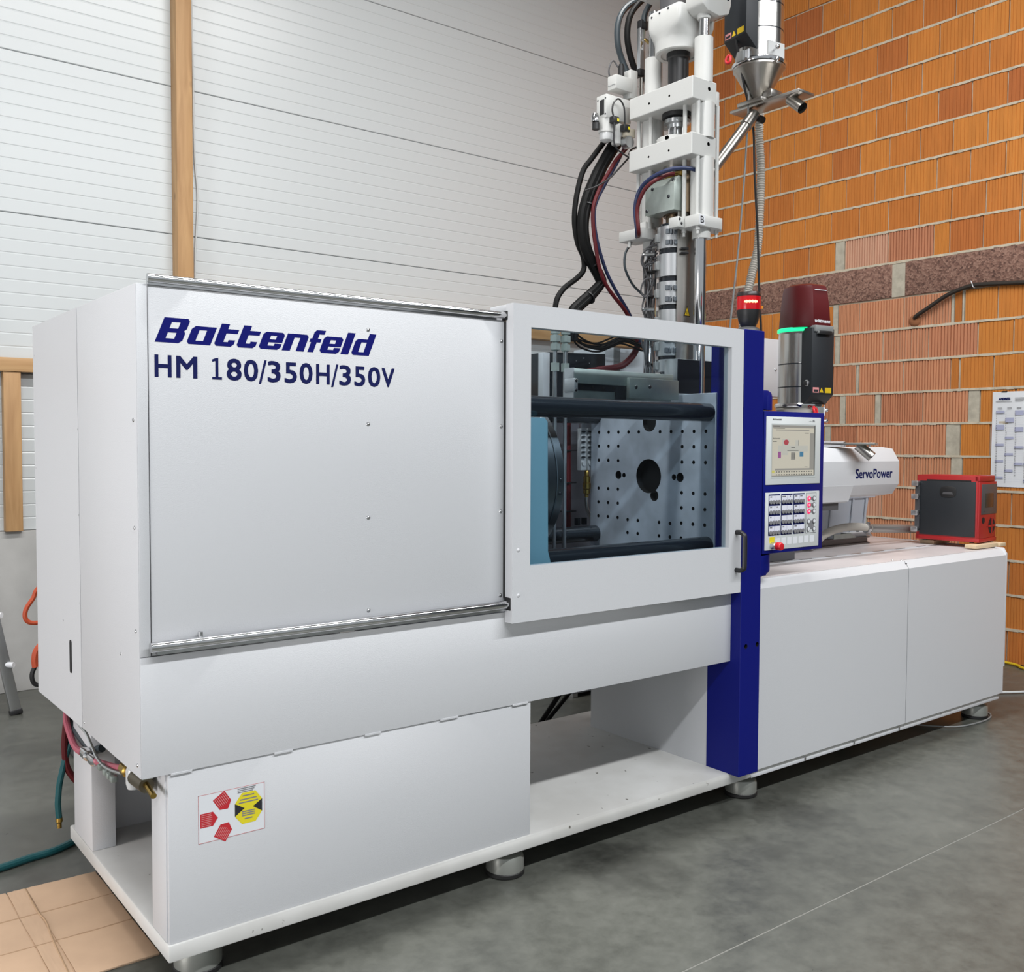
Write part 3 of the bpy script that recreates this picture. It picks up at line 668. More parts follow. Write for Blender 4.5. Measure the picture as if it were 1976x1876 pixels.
# core-pull slide above the near tie bar
cs = MB().box(1.852, 2.45, .30, .352, 1.852, 1.914, .002).out('core_slide', GALV, mc)
MB().box(1.852, 2.45, .312, .352, 1.79, 1.826).out('slide_base', GALV, cs)
MB().box(1.856, 2.155, .304, .345, 1.824, 1.853).out('slide_rail', DARKBAR, cs)
b = MB()
for x in (1.905, 1.965, 2.025, 2.085): b.cyl((x, .3035, 1.840), (x, .306, 1.840), .007, 10)
b.out('rail_bore', HOLE, cs, kind='stuff')
br = MB().box(1.846, 1.868, .288, .352, 1.815, 1.872, .005).out('end_bracket', ALU2, cs)
MB().box(1.849, 1.8535, .296, .356, 1.79, 1.916).out('end_plate', ALU2, cs)
screws(br, [(1.857, .288, 1.862), (1.857, .288, 1.823)], (0, -1, 0), .007, DARKBAR)
sp_ = MB().box(2.16, 2.47, .284, .35, 1.80, 1.888, .002).out('slide_plate', GALV, mc)
screws(sp_, [(2.20, .284, 1.848), (2.285, .284, 1.852)], (0, -1, 0), .009, DARKBAR)
MB().box(2.10, 2.162, .306, .34, 1.79, 1.865).out('carriage', DARKBAR, cs)
pb = MB().box(2.50, 2.90, .322, .402, 1.832, 1.992, .001).out('polished_block', STEEL, mc)
MB().box(2.503, 2.90, .3185, .322, 1.834, 1.990).out('black_face', mat('block_face_black', (.006, .007, .011), .65, spec=.15), pb)  # plain matt near-black plate over the near face of the block
MB().box(2.545, 2.56, -.01, .085, 1.0, 2.02).out('inner_guard', BLUE, mc)
MB().box(2.49, 2.50, .405, .43, 1.86, 1.90).out('block_stop', DARKBAR, pb)

# water manifolds on the far side
for k, (a, z1, b0) in enumerate(((2.447, 1.679, 1.468), (2.492, 1.679, 1.468))):
    m_ = MB().box(a, a+.037, .915, .945, b0, z1, .002).out('water_manifold', ALU2, mc)
    sc_ = MB()
    for q in range(6): sc_.cyl((a+.008, .914, 1.662-q*.0255), (a+.008, .900, 1.662-q*.0255), .005, 8); sc_.cyl((a-.004, .907, 1.662-q*.0255), (a+.02, .907, 1.662-q*.0255), .0035, 6)
    sc_.out('port_screw', DARKBAR, m_, kind='stuff')
    MB().lathe([(.004, 0), (.012, 0), (.012, -.006), (.004, -.006)], (a+.014, .914, 1.502), 12, 'y').out('washer', ALU2, m_)
MB().box(2.462, 2.53, .93, .95, 1.676, 1.71).out('manifold_bracket', ALU, mc)
hf = MB().lathe([(.008, 1.468), (.012, 1.462), (.012, 1.44), (.018, 1.436), (.018, 1.405), (.022, 1.402), (.022, 1.375), (.018, 1.37), (.018, 1.35), (.010, 1.345), (.010, 1.33)], (2.495, .925, 0), 14).out('hose_fitting', BRASS, mc)
MB().tube([(2.495, .925, 1.335), (2.492, .925, 1.31), (2.50, .925, 1.27), (2.528, .925, 1.225), (2.55, .925, 1.20)], .009, 8).out('braided_hose', STAIN, mc)
for x in (2.455, 2.50): MB().cyl((x, .95, 1.19), (x, .95, 1.225), .016, 6).out('hose_socket', DARKBAR, mc)
rh = MB().tube([(2.435, 1.0, 1.10), (2.433, 1.0, 1.30), (2.43, 1.0, 1.55), (2.43, 1.0, 1.75), (2.45, 1.0, 1.86), (2.52, .99, 1.955), (2.62, .97, 1.985), (2.76, .96, 2.01), (2.83, .94, 2.07), (2.86, .93, 2.14)], .0175, 10).out('red_hose', REDH, mc)
for z in (1.255, 1.40, 1.565): MB().box(2.395, 2.47, .975, 1.02, z, z+.006).out('hose_strap', BLACK, rh)
# hydraulic unions
for x in (2.174, 2.238):
    hu = MB().cyl((x, .8, 1.10), (x, .8, 2.05), .010, 10).out('hydraulic_pipe', STEEL, mc)
    for z0, z1, r in ((1.945, 1.985, .021), (2.045, 2.075, .024), (2.085, 2.115, .026), (2.122, 2.15, .024)): MB().cyl((x, .8, z0), (x, .8, z1), r, 6).out('hex_nut', GALV, hu)
    MB().cyl((x, .8, 2.04), (x, .8, 2.16), .015, 12).out('union_body', GALV, hu)
cw = [(2.35,.9,2.20),(2.362,.9,2.157),(2.404,.9,2.114),(2.475,.9,2.093),(2.556,.9,2.091),(2.634,.9,2.116),(2.704,.9,2.141),(2.800,.9,2.127),(2.868,.9,2.115),(2.93,.9,2.13)]
for k in range(7):
    dx, dz, dy = random.uniform(-.006, .012), (k-3)*.0065, random.uniform(-.02, .02)
    MB().tube([(x+dx, y+dy, z+dz*(1 if i > 1 else .3)+random.uniform(-.002, .002)) for i, (x, y, z) in enumerate(cw)], .0048, 7, 4).out('control_cable', HOSEK, mc)
# ================================================================== vertical injection unit
U = thing('vertical_injection_unit', 'tall white vertical injection unit with banded barrel between two rods, above the guard door', 'injection unit', (2.66, .5, 1.83))
yk = [(2.552, .298), (2.715, .298), (2.752, .335), (2.752, .665), (2.715, .702), (2.552, .702)]
for z0, z1 in ((3.170, 3.270), (2.920, 3.020)):
    p = MB().prism(yk, z0, z1, 'z', .004).out('yoke_plate', WHITE2, U)
    MB().box(2.752, 2.775, .33, .67, z0-.018, z1-.02, .004).out('side_flange', WHITE2, p)
    c = MB()
    for y in (.57, .44): c.cyl((2.54, y, (z0+z1)/2-.005), (2.57, y, (z0+z1)/2-.005), .006, 8)
    c.cyl((2.665, .29, z0+.062), (2.665, .33, z0+.062), .0095, 10); c.cyl((2.728, .29, z0+.058), (2.728, .36, z0+.058), .0095, 10); cut(p, c)
for y in (.34, .66):
    cy_ = MB().cyl((2.672, y, 2.655), (2.672, y, 2.925), .054, 28).cyl((2.672, y, 3.015), (2.672, y, 3.175), .054, 28).out('cylinder_tube', WHITE2, U)
    for dx, dy in ((-.066, -.03), (.066, -.03), (-.066, .05), (.066, .05)):
        if y > .5 and dx > 0: continue
        MB().cyl((2.672+dx, y+dy*(1 if y < .5 else -1), 2.635), (2.672+dx, y+dy*(1 if y < .5 else -1), 3.172), .010, 10).out('stay_rod', WHITE2, U)
    MB().cyl((2.672, y, 3.268), (2.672, y, 3.475), .043, 28).out('guide_sleeve', WHITE2, U)
    MB().cyl((2.672, y, 3.47), (2.672, y, 3.70), .024, 20).out('piston_rod', CHROME, U)
    rd = MB().lathe([(.0285, 1.828), (.0285, 2.075), (.0255, 2.08), (.0255, 2.092), (.0285, 2.097), (.0285, 2.6)], (2.665, y, 0), 24).out('tie_rod', CHROME, U)
    MB().cyl((2.67, y, 2.556), (2.67, y, 2.605), .043, 26).out('rod_collar', WHITE2, U)
fb = MB().prism([(2.582, .278), (2.745, .278), (2.782, .31), (2.782, .40), (2.582, .40)], 2.600, 2.652, 'z', .003).out('cylinder_flange', WHITE2, U)
MB().box(2.535, 2.582, .36, .42, 2.600, 2.648, .004).out('flange_lug', WHITE2, fb)
screws(fb, [(2.545, .36, 2.636), (2.558, .36, 2.617)], (0, -1, 0), .007, BLACK)
for x, y in ((2.60, .30), (2.74, .31), (2.602, .385)):
    MB().cyl((x, y, 2.566), (x, y, 2.60), .0065, 8).cyl((x, y, 2.584), (x, y, 2.60), .011, 6).out('flange_bolt', WHITE2, fb)
lab = MB().quad_y(2.588, 2.622, 2.605, 2.649, .2775).out('letter_plate', PAPER, fb)
text_into(MB(), 'B', 2.594, 2.617, 2.611, 2.643, lambda x, z: (x, .2770, z), bold=.0012).out('letter', INK, fb)
fb2 = MB().prism([(2.545, .60), (2.66, .60), (2.66, .76), (2.545, .76)], 2.590, 2.640, 'z', .003).out('cylinder_flange', WHITE2, U)
MB().box(2.585, 2.66, .615, .655, 2.60, 2.675, .003).out('flange_lug', WHITE2, fb2)
MB().cyl((2.56, .70, 2.56), (2.56, .70, 2.592), .008, 8).out('flange_bolt', WHITE2, fb2)
# drive end: black spindle tube and cast head
MB().cyl((2.675, .5, 3.265), (2.675, .5, 3.46), .049, 28).lathe([(.049, 3.425), (.056, 3.43), (.056, 3.47), (.049, 3.475)], (2.675, .5, 0)).out('spindle_tube', BLACK, U)
hd_ = MB(); rings = []
def sup(cx, cy, ax_, ay_, p, z, n=48):
    r = []
    for i in range(n):
        t = 2*PI*i/n; c_, s_ = math.cos(t), math.sin(t)
        r.append((cx+ax_*abs(c_)**(2/p)*(1 if c_ > 0 else -1), cy+ay_*abs(s_)**(2/p)*(1 if s_ > 0 else -1), z))
    return r
for z, ax_, ay_, p, cx, cy in ((3.453, .060, .060, 2, 2.675, .5), (3.451, .082, .082, 2, 2.675, .5), (3.446, .084, .084, 2, 2.675, .5), (3.445, .104, .104, 2, 2.675, .5), (3.449, .110, .110, 2, 2.675, .5), (3.49, .112, .111, 2, 2.675, .5),
                               (3.505, .113, .110, 2.3, 2.675, .498), (3.525, .118, .106, 4, 2.675, .492), (3.545, .122, .103, 9, 2.676, .488), (3.565, .123, .102, 16, 2.677, .487), (3.622, .123, .102, 16, 2.677, .487), (3.632, .118, .098, 12, 2.677, .487)):
    rings.append(sup(cx, cy, ax_, ay_, p, z))
hd_._grid(rings); ch = hd_.out('cast_head', WHITE2, U)
screws(ch, [(2.5545, .56, 3.612), (2.5545, .51, 3.616), (2.5545, .455, 3.620)], (-1, 0, 0), .006, DARKBAR)
hl_ = MB().prism([(2.600, 3.628), (2.605, 3.600), (2.640, 3.578), (2.720, 3.572), (2.786, 3.596), (2.800, 3.640), (2.800, 3.99), (2.600, 3.99)], .288, .392, 'y', .008).out('head_lobe', WHITE2, ch)
MB().lathe([(.018, 3.556), (.030, 3.560), (.034, 3.575), (.034, 3.60), (.018, 3.60)], (2.672, .34, 0), 22).out('rod_nut', WHITE2, ch)
MB().cyl((2.775, .287, 3.665), (2.775, .30, 3.665), .010, 12).out('lobe_bore', DARKBAR, ch)
MB().box(2.60, 2.80, .60, .71, 3.76, 3.99, .008).out('head_lobe', WHITE2, ch)
mo = MB().cyl((2.70, .53, 3.632), (2.70, .53, 3.99), .085, 28).out('drive_motor', DGREY, U)
MB().box(2.62, 2.66, .44, .48, 3.632, 3.66, .004).out('oil_fitting', BRASS, mo)
# screw coupling between the yokes
MB().lathe([(.03, 3.172), (.072, 3.172), (.072, 3.150), (.055, 3.145), (.03, 3.145)], (2.672, .5, 0)).out('black_collar', BLACK, U)
MB().lathe([(.03, 3.145), (.062, 3.14), (.062, 3.122), (.048, 3.118), (.048, 3.10), (.028, 3.095), (.028, 3.04), (.04, 3.035)], (2.672, .5, 0)).out('screw_coupling', STEEL, U)
for k in range(6):
    t = PI/6+k*PI/3; MB().cyl((2.672+.038*math.cos(t), .5+.038*math.sin(t), 3.03), (2.672+.038*math.cos(t), .5+.038*math.sin(t), 3.11), .006, 8).out('coupling_bolt', STEEL, U)
nut = MB().lathe([(.05, 3.018), (.088, 3.018), (.09, 3.022), (.09, 3.046), (.086, 3.05), (.05, 3.05)], (2.66, .5, 0), 32).out('castle_nut', WHITE2, U)
c = MB()
for k in range(6):
    t = k*PI/3+.3; c.cyl((2.66+.06*math.cos(t), .5+.06*math.sin(t), 3.036), (2.66+.12*math.cos(t), .5+.12*math.sin(t), 3.036), .012, 6)
cut(nut, c)
# feed throat block and barrel
MB().lathe([(.03, 2.922), (.055, 2.922), (.055, 2.895), (.042, 2.89), (.042, 2.86), (.03, 2.855)], (2.66, .5, 0)).out('screw_shank', STAIN, U)
MB().lathe([(.03, 2.865), (.100, 2.862), (.100, 2.69), (.095, 2.685), (.03, 2.685)], (2.70, .475, 0), 32).out('feed_throat', BRONZE, U)
tb = MB().prism([(2.555, 2.69), (2.555, 2.812), (2.583, 2.850), (2.64, 2.850), (2.64, 2.69)], .405, .592, 'y', .002).out('throat_block', GALV, U)
screws(tb, [(2.555, .545, 2.808), (2.555, .44, 2.755), (2.555, .580, 2.712)], (-1, 0, 0), .009, DARKBAR)
screws(tb, [(2.568, .58, 2.831), (2.568, .425, 2.831)], (-.8, 0, .6), .008, DARKBAR)
MB().tube([(2.60, .50, 2.851), (2.60, .45, 2.866), (2.60, .40, 2.862)], .011, 8).out('brass_union', BRASS, U)
MB().cyl((2.66, .5, 2.62), (2.66, .5, 2.69), .040, 24).out('barrel_neck', BRONZE, U)
ba = MB().lathe([(.02, 2.645), (.070, 2.645), (.070, 1.955), (.055, 1.935), (.040, 1.91), (.022, 1.872), (.008, 1.85)], (2.66, .5, 0), 32).out('barrel', DARKBAR, U)
def band(z0, z1, clamps):
    b_ = MB().lathe([(.071, z0), (.081, z0+.001), (.081, z1-.001), (.071, z1)], (2.66, .5, 0), 36).out('heater_band', ALU, U)
    for zc in clamps:
        for a in (-2.66, -2.22):
            q = MB().box(-.016, .016, -.008, .008, -.012, .012, .002, 1).box(-.004, .004, -.014, -.006, -.010, .010)
            q.xf(Matrix.Translation((2.66+.086*math.cos(a), .5+.086*math.sin(a), zc)) @ Matrix.Rotation(a+PI/2, 4, 'Z')); q.out('band_clamp', DISC, b_)
    a = 2.75; q = MB().box(-.012, .012, -.01, .012, -.02, .02, .002, 1).xf(Matrix.Translation((2.66+.086*math.cos(a), .5+.086*math.sin(a), (z0+z1)/2)) @ Matrix.Rotation(a+PI/2, 4, 'Z')); q.out('terminal_box', GREY, b_)
for z0, z1, cl_ in ((2.527, 2.632, (2.60, 2.55)), (2.395, 2.503, ()), (2.262, 2.372, (2.338, 2.285)), (2.135, 2.24, ()), (2.02, 2.115, (2.092, 2.045)), (1.945, 2.005, ())): band(z0, z1, cl_)
for z in (2.51, 2.25): MB().cyl((2.59, .56, z), (2.555, .595, z), .008, 10).dome((2.555, .595, z), (-1, 1, 0), .012, .012).out('sensor_probe', CHROME, U)
for z in (2.515, 2.495): MB().cyl((2.605, .405, z), (2.635, .385, z), .006, 8).out('sensor_plug', BLACK, U)
g = MB().prism([(2.598, .420), (2.632, .402), (2.712, .402), (2.712, .408), (2.634, .408), (2.600, .426)], 1.95, 2.72, 'z').out('heat_guard', STAIN, U)
for z in (2.62, 2.205):
    q = MB().poly([(2.628,   .4015, z), (2.668,   .4015, z), (2.648,   .4015, z+.046)]).out('warning_triangle', YELLOW, g)
    k = MB(); o_ = [(2.626,   .4012, z-.002), (2.670,   .4012, z-.002), (2.648,   .4012, z+.05)]; i_ = [(2.631,   .4012, z+.002), (2.665,   .4012, z+.002), (2.648,   .4012, z+.041)]
    for i in range(3): j = (i+1) % 3; k.poly([o_[i], o_[j], i_[j], i_[i]])
    for dx in (-.006, 0, .006): k.quad_y(2.647+dx, 2.649+dx, z+.008, z+.024,   .4012)
    k.out('triangle_print', INK, q, kind='stuff')
# thermocouple leads along the far rod
for k in range(7):
    x, y = 2.60+random.uniform(-.02, .03), .60+random.uniform(-.02, .03); pts = []
    z = 2.58-.02*k
    while z > 1.9: pts.append((x+random.uniform(-.014, .014), y+random.uniform(-.014, .014), z)); z -= .075
    MB().tube([(2.62, .57, 2.60-.02*k)]+pts, .0045, 6, 4).out('sensor_lead', DGREY, U)
for k, z in enumerate((2.54, 2.40)):
    MB().tube([(2.60, .585, z), (2.565, .60, z-.01), (2.553, .612, z-.06), (2.575, .605, z-.09), (2.60, .59, z-.05), (2.61, .58, z)], .0045, 6).out('sensor_lead', DGREY, U)
for z in (2.43, 2.31): MB().box(2.585, 2.645, .57, .625, z, z+.006).out('lead_strap', BLACK, U)
# slim measuring rail and bearings beside the head
ms_ = MB().box(2.668, 2.704, .748, .772, 3.46, 3.66, .003).out('measuring_rail', ALU, U)
MB().box(2.664, 2.708, .744, .776, 3.425, 3.46, .003).out('rail_end', BLACK, ms_); MB().box(2.672, 2.716, .744, .776, 3.655, 3.70, .003).out('rail_end', BLACK, ms_)
MB().tube([(2.69, .745, 3.42), (2.70, .745, 3.395), (2.705, .745, 3.36)], .005, 6).out('rail_lead', BLACK, ms_)
MB().cyl((2.69, .76, 3.25), (2.69, .76, 3.42), .012, 10).out('guide_pin', STAIN, U)
MB().tube([(2.69, .735, 3.60), (2.68, .70, 3.57), (2.66, .66, 3.545)], .008, 8).out('grease_line', BRASS, U)

# ---- pneumatic valve group bolted to the far side of the upper yoke
vg = thing('pneumatic_valve_group', 'white block of pneumatic valves with black plugs and clear bowl, beside the upper yoke plate', 'valve', (2.52, .76, 3.2))
MB().box(2.498, 2.61, .74, .80, 3.325, 3.392, .002).out('terminal_box', WHITE2, vg)
b = MB()
for k in range(6): b.cyl((2.4975, .748+k*.0085, 3.345), (2.495, .748+k*.0085, 3.345), .0028, 6)
b.out('box_screw', ALU, vg, kind='stuff')
MB().cyl((2.56, .77, 3.39), (2.56, .77, 3.45), .016, 12).cyl((2.56, .77, 3.43), (2.56, .77, 3.46), .011, 12).out('cable_gland', BLACK, vg)
MB().box(2.60, 2.65, .745, .80, 3.30, 3.44, .004).out('mounting_bracket', WHITE2, vg)
fbk = MB().box(2.435, 2.60, .74, .81, 3.172, 3.285, .003).out('filter_block', WHITE2, vg)
MB().quad_x(.755, .785, 3.19, 3.262, 2.4345).out('port_window', BLACK, fbk)
screws(fbk, [(2.435, .747, 3.265), (2.435, .80, 3.265), (2.435, .747, 3.19), (2.435, .80, 3.19)], (-1, 0, 0), .005, DARKBAR)
MB().lathe([(.02, 3.172), (.038, 3.172), (.038, 3.112), (.034, 3.108), (.02, 3.108)], (2.468, .775, 0)).out('filter_bowl', WHITE2, vg)
MB().lathe([(.02, 3.112), (.032, 3.11), (.034, 3.09), (.030, 3.075), (.018, 3.068), (.004, 3.067)], (2.468, .775, 0)).out('clear_bowl', CLEAR, vg)
MB().cyl((2.40, .775, 3.115), (2.40, .775, 3.146), .018, 14).out('regulator_knob', BLACK, vg)
MB().lathe([(.004, 3.146), (.02, 3.15), (.02, 3.17), (.012, 3.19), (.004, 3.192)], (2.395, .775, 0), 14).out('silencer', CHROME, vg)
MB().lathe([(.015, 3.16), (.029, 3.158), (.029, 3.105), (.024, 3.098), (.024, 3.066), (.018, 3.06), (.004, 3.06)], (2.525, .765, 0), 18).out('valve_body', WHITE2, vg)
for x, z in ((2.470, 3.160), (2.543, 3.135)):
    q = MB().box(x-.02, x+.02, .705, .735, z-.017, z+.015, .003).out('valve_plug', BLACK, vg); MB().quad_y(x+.004, x+.017, z-.008, z+.006, .7045).out('plug_label', LEMON, q)
MB().box(2.545, 2.61, .715, .75, 3.10, 3.142, .006).out('valve_elbow', CREAM, vg)
MB().cyl((2.57, .715, 3.075), (2.57, .75, 3.075), .029, 20).out('pressure_gauge', ALU, vg)
for p in ([(2.454,.710,3.170),(2.446,.710,3.203),(2.456,.710,3.237),(2.482,.710,3.260),(2.508,.710,3.251),(2.526,.710,3.220),(2.535,.715,3.145)], [(2.458,.71,3.146),(2.459,.710,3.096),(2.459,.710,3.049),(2.480,.710,3.021),(2.522,.710,3.006),(2.561,.710,2.995)]):
    MB().tube(p, .0042, 7).out('plug_cable', BLACK, vg)

# ---- hoses hanging from the valve group and over the head
def hose(name, pts, r, m, label, cat='hose', group=None, seg=10):
    return single(MB().tube(pts, r, seg), name, m, label, cat, group, loc=Vector(pts[0]))
gk = 'black hoses beside the vertical unit'
hose('hydraulic_hose', [(2.545,.85,3.13),(2.529,.850,3.103),(2.443,.850,3.001),(2.386,.850,2.930),(2.346,.850,2.805),(2.333,.850,2.686),(2.353,.850,2.584),(2.391,.850,2.518),(2.396,.850,2.456),(2.354,.850,2.410),(2.262,.850,2.344),(2.217,.850,2.265),(2.211,.850,2.10)], .0135, HOSEK, 'single black hose curving outermost left of the hose bundle', group=gk)
hb = thing('cable_bundle', 'thick bundle of black hoses tied together, bending sharply above the guard door', 'hose', (2.568, .82, 3.103))
h2 = [(2.60,.82,3.13),(2.568,.820,3.103),(2.482,.820,2.980),(2.437,.820,2.908),(2.380,.820,2.791),(2.352,.820,2.683),(2.363,.820,2.580),(2.401,.820,2.503),(2.460,.820,2.431),(2.475,.820,2.392),(2.413,.820,2.336),(2.339,.820,2.280),(2.293,.820,2.230),(2.284,.820,2.10)]
h3 = [(2.64,.84,3.13),(2.612,.840,3.103),(2.530,.840,2.996),(2.487,.840,2.923),(2.425,.840,2.804),(2.392,.840,2.694),(2.398,.840,2.590),(2.435,.840,2.511),(2.486,.840,2.446),(2.504,.840,2.399),(2.449,.840,2.335),(2.374,.840,2.277),(2.331,.840,2.233),(2.325,.840,2.10)]
h4 = [tuple((Vector(a)+Vector(b_))/2+Vector((0, -.022, 0))) for a, b_ in zip(h2, h3)]
for p, r in ((h2, .0225), (h3, .0215), (h4, .014)): MB().tube(p, r, 10).out('sleeved_hose', HOSEK, hb)
for i in (4, 7, 10):
    p, q = Vector(h4[i]), Vector(h4[i+1]); d = (q-p).normalized(); c0 = p+(q-p)*.3+Vector((0, .012, 0)); MB().cyl(c0, c0+d*.006, .034, 16).out('cable_tie', BLACK, hb)
hose('water_hose', [(2.625,.78,3.085),(2.610,.780,3.065),(2.541,.780,2.996),(2.502,.780,2.941),(2.446,.780,2.862),(2.397,.780,2.762),(2.390,.780,2.679),(2.408,.780,2.565),(2.442,.780,2.445),(2.500,.780,2.360),(2.629,.780,2.248),(2.70,.780,2.12)], .0095, REDH, 'dark red hose running down beside the black hose bundle')
hose('water_hose', [(2.63,.80,3.09),(2.609,.800,3.061),(2.564,.800,2.987),(2.488,.800,2.875),(2.424,.800,2.765),(2.419,.800,2.674),(2.444,.800,2.574),(2.499,.800,2.454),(2.568,.800,2.362),(2.663,.800,2.254),(2.74,.80,2.12)], .0085, BLUEH, 'dark blue hose running down along the dark red one')
hose('control_lead', [(2.66,.735,3.075),(2.640,.750,3.067),(2.614,.750,3.052),(2.600,.750,3.029),(2.597,.750,3.011),(2.513,.750,2.929),(2.465,.750,2.886),(2.381,.750,2.835),(2.308,.750,2.804)], .0045, BLACK, 'thin black lead slanting from the lower yoke plate to the hose bundle', 'cable')
hose('control_lead', [(2.594,.720,2.60),(2.585,.720,2.58),(2.552,.720,2.534),(2.550,.720,2.463),(2.600,.720,2.391),(2.66,.71,2.345),(2.70,.70,2.32)], .0062, SLATEH, 'dark grey lead looping out from the far cylinder flange', 'cable')
hose('hydraulic_hose', [(2.95,.86,3.95),(2.874,.860,3.924),(2.756,.860,3.854),(2.669,.860,3.787),(2.623,.860,3.705),(2.621,.860,3.605),(2.655,.860,3.525),(2.69,.84,3.44)], .0155, SLATEH, 'thick dark hose arching left of the cast head, outer of two', group=gk)
hose('hydraulic_hose', [(2.90,.82,3.93),(2.807,.820,3.881),(2.720,.820,3.810),(2.662,.820,3.728),(2.648,.820,3.631),(2.672,.820,3.541),(2.715,.81,3.44)], .0155, HOSEK, 'black hose arching left of the cast head, inner of two', group=gk)
hose('hydraulic_hose', [(2.93,.74,3.93),(2.855,.740,3.896),(2.752,.740,3.816),(2.708,.752,3.746),(2.694,.755,3.69)], .0145, SLATEH, 'grey-green hose arching onto the top of the measuring rail', group=gk)
hose('small_lead', [(2.56,.79,3.45),(2.535,.80,3.48),(2.511,.800,3.45),(2.507,.800,3.41),(2.53,.80,3.375)], .004, DGREY, 'thin grey lead looping above the terminal box', 'cable')
hose('cooling_hose', [(2.55,.64,2.60),(2.500,.590,2.613),(2.500,.604,2.723),(2.500,.576,2.800),(2.500,.502,2.842),(2.53,.407,2.868),(2.60,.34,2.868),(2.70,.32,2.84)], .0095, BLUEH, 'dark blue hose arched over the galvanized throat block')
hose('cooling_hose', [(2.54,.62,2.60),(2.485,.564,2.606),(2.480,.569,2.706),(2.480,.538,2.773),(2.490,.492,2.815),(2.54,.45,2.850),(2.58,.43,2.862)], .0095, REDH, 'dark red hose arched over the galvanized throat block')

# ================================================================== vacuum loaders
def loader(loc, rz, reach, label, feed_len, drop=0.0, turn=0.0):
    L_ = thing('vacuum_loader', label, 'material loader', loc, None, rz)
    o = lambda mb, n, m, p=None, **k: mb.out(n, m, p or L_, local=True, **k)
    TU = Matrix.Translation((0, 0, -.043-drop)) @ Matrix.Rotation(math.radians(-9), 4, 'Z')
    t = lambda mb, n, m, p=None, **k: o(mb.xf(TU), n, m, p, **k)
    # z is measured from the slide plate
    o(MB().lathe([(.022, .022), (.034, .03), (.121, .184), (.128, .190), (.128, .199), (.116, .203), (.022, .203)], seg=40), 'funnel', STAIN)
    o(MB().lathe([(.116, .200), (.131, .202), (.134, .209), (.134, .217), (.129, .223), (.116, .224)], seg=40), 'clamp_ring', CHROME)
    vs = t(MB().lathe([(.05, .262+drop), (.1175, .262+drop), (.1175, .70), (.05, .70)], seg=44), 'vessel', VESSEL)
    t(MB().lathe([(.117, .405), (.1185, .406), (.1185, .411), (.117, .412)], seg=44), 'vessel_seam', DARKBAR, vs)
    t(MB().lathe([(.117, .528), (.1185, .53), (.1185, .534), (.117, .536)], seg=44), 'vessel_seam', DARKBAR, vs)
    # control box on the local -y side with a bevelled foot
    t(MB().prism([(-.160, .365), (-.160, .715), (-.03, .715), (-.03, .245)], -.080, .080, 'x', .003), 'control_box', ANTH)
    pk = L_.children[-1]
    sw = t(MB().lathe([(.004, 0), (.017, 0), (.017, -.004), (.012, -.006), (.004, -.014)], (0, 0, 0), 14, 'x').xf(Matrix.Translation((-.080, -.128, .425))), 'rotary_switch', ALU, pk)
    t(MB().box(-.098, -.080, -.136, -.120, .414, .436, .003), 'switch_lever', BLACK, pk)
    t(MB().quad_y(.018, .064, .374, .402, -.1606), 'yellow_label', YELLOW, pk)
    t(MB().poly([(-.022, -.1606, .376), (.008, -.1606, .376), (-.007, -.1606, .402)]), 'warning_triangle', YELLOW, pk)
    t(MB().quad_y(-.07, -.026, .374, .402, -.1606), 'red_label', PINKP, pk); t(MB().quad_y(-.064, -.032, .379, .391, -.161), 'label_text', INK, pk)
    # lid: eight-sided hood on a lit ring
    rings = []
    facet = [(-.50, -1.14), (.52, -1.14), (.92, -.66), (1.0, .05), (.74, .72), (.25, .98), (-.25, .98), (-.74, .72), (-1.0, .05), (-.92, -.66)]
    def hood(z, r, p): return [(x*r, y*r-.012, z) for x, y in facet]
    for z, r, p in ((.722, .119, .8), (.727, .121, .8), (.84, .113, .7), (.925, .103, .6), (.945, .096, .5), (.955, .076, .4), (.958, .03, .3)): rings.append(hood(z, r, p))
    hl = t(MB()._grid(rings), 'hood', MAROON)
    t(MB().lathe([(.10, .702), (.123, .702), (.1275, .706), (.1275, .720), (.123, .724), (.10, .724)], (0, -.004, 0), 48), 'light_ring', LEDG)
    t(MB().lathe([(.09, .690), (.115, .690), (.121, .700), (.121, .704), (.09, .704)], (0, -.004, 0), 40), 'ring_base', STAIN)
    la = t(MB().box(-.068, .066, -.170, -.11, .694, .728, .004).box(-.048, .05, -.176, -.13, .684, .700, .003), 'hood_latch', GREY)
    t(MB().box(-.046, .048, -.1765, -.166, .680, .700, .002), 'latch_gap', BLACK, la)
    # white lettering on the sloping front of the hood
    HOODY = -1.14*.119-.012
    tm = MB(); text_into(tm, 'wittmann', -.055, .058, .745, .764, lambda x, z: (x, HOODY-.001+(z-.745)*.10, z), bold=.0016, shear=.35); t(tm, 'hood_lettering', PAPER, hl, kind='stuff')
    t(MB().box(-.04, .045, HOODY+.013, HOODY+.016, .917, .921), 'hood_line', PAPER, hl)
    # below the box: plug, red clip, lead
    t(MB().box(-.01, .035, -.14, -.10, .25, .30, .004), 'mains_plug', GREY)
    t(MB().tube([(-.05, -.15, .30), (-.06, -.16, .285), (-.055, -.165, .262), (-.035, -.16, .258), (-.035, -.155, .285), (-.05, -.15, .296)], .007, 8), 'lock_clip', mat('red_clip', (.6, .02, .03), .4) if 'red_clip' not in MATS else MATS['red_clip'])
    t(MB().box(-.02, .06, -.124, -.118, .255, .30), 'rating_plate', PAPER)
    if feed_len:
        t(MB().prism([(.080, .258), (.080, .335), (.118, .335), (.118, .258)], -.05, .055, 'y').xf(Matrix.Rotation(.0, 4, 'Z')), 'clear_panel', CLEAR)
    for zz in (.232, .29): t(MB().cyl((.125, -.02, zz), (.165, -.035, zz), .006, 8).dome((.165, -.035, zz), (1, -.3, 0), .012, .012), 'clamp_knob', CHROME)
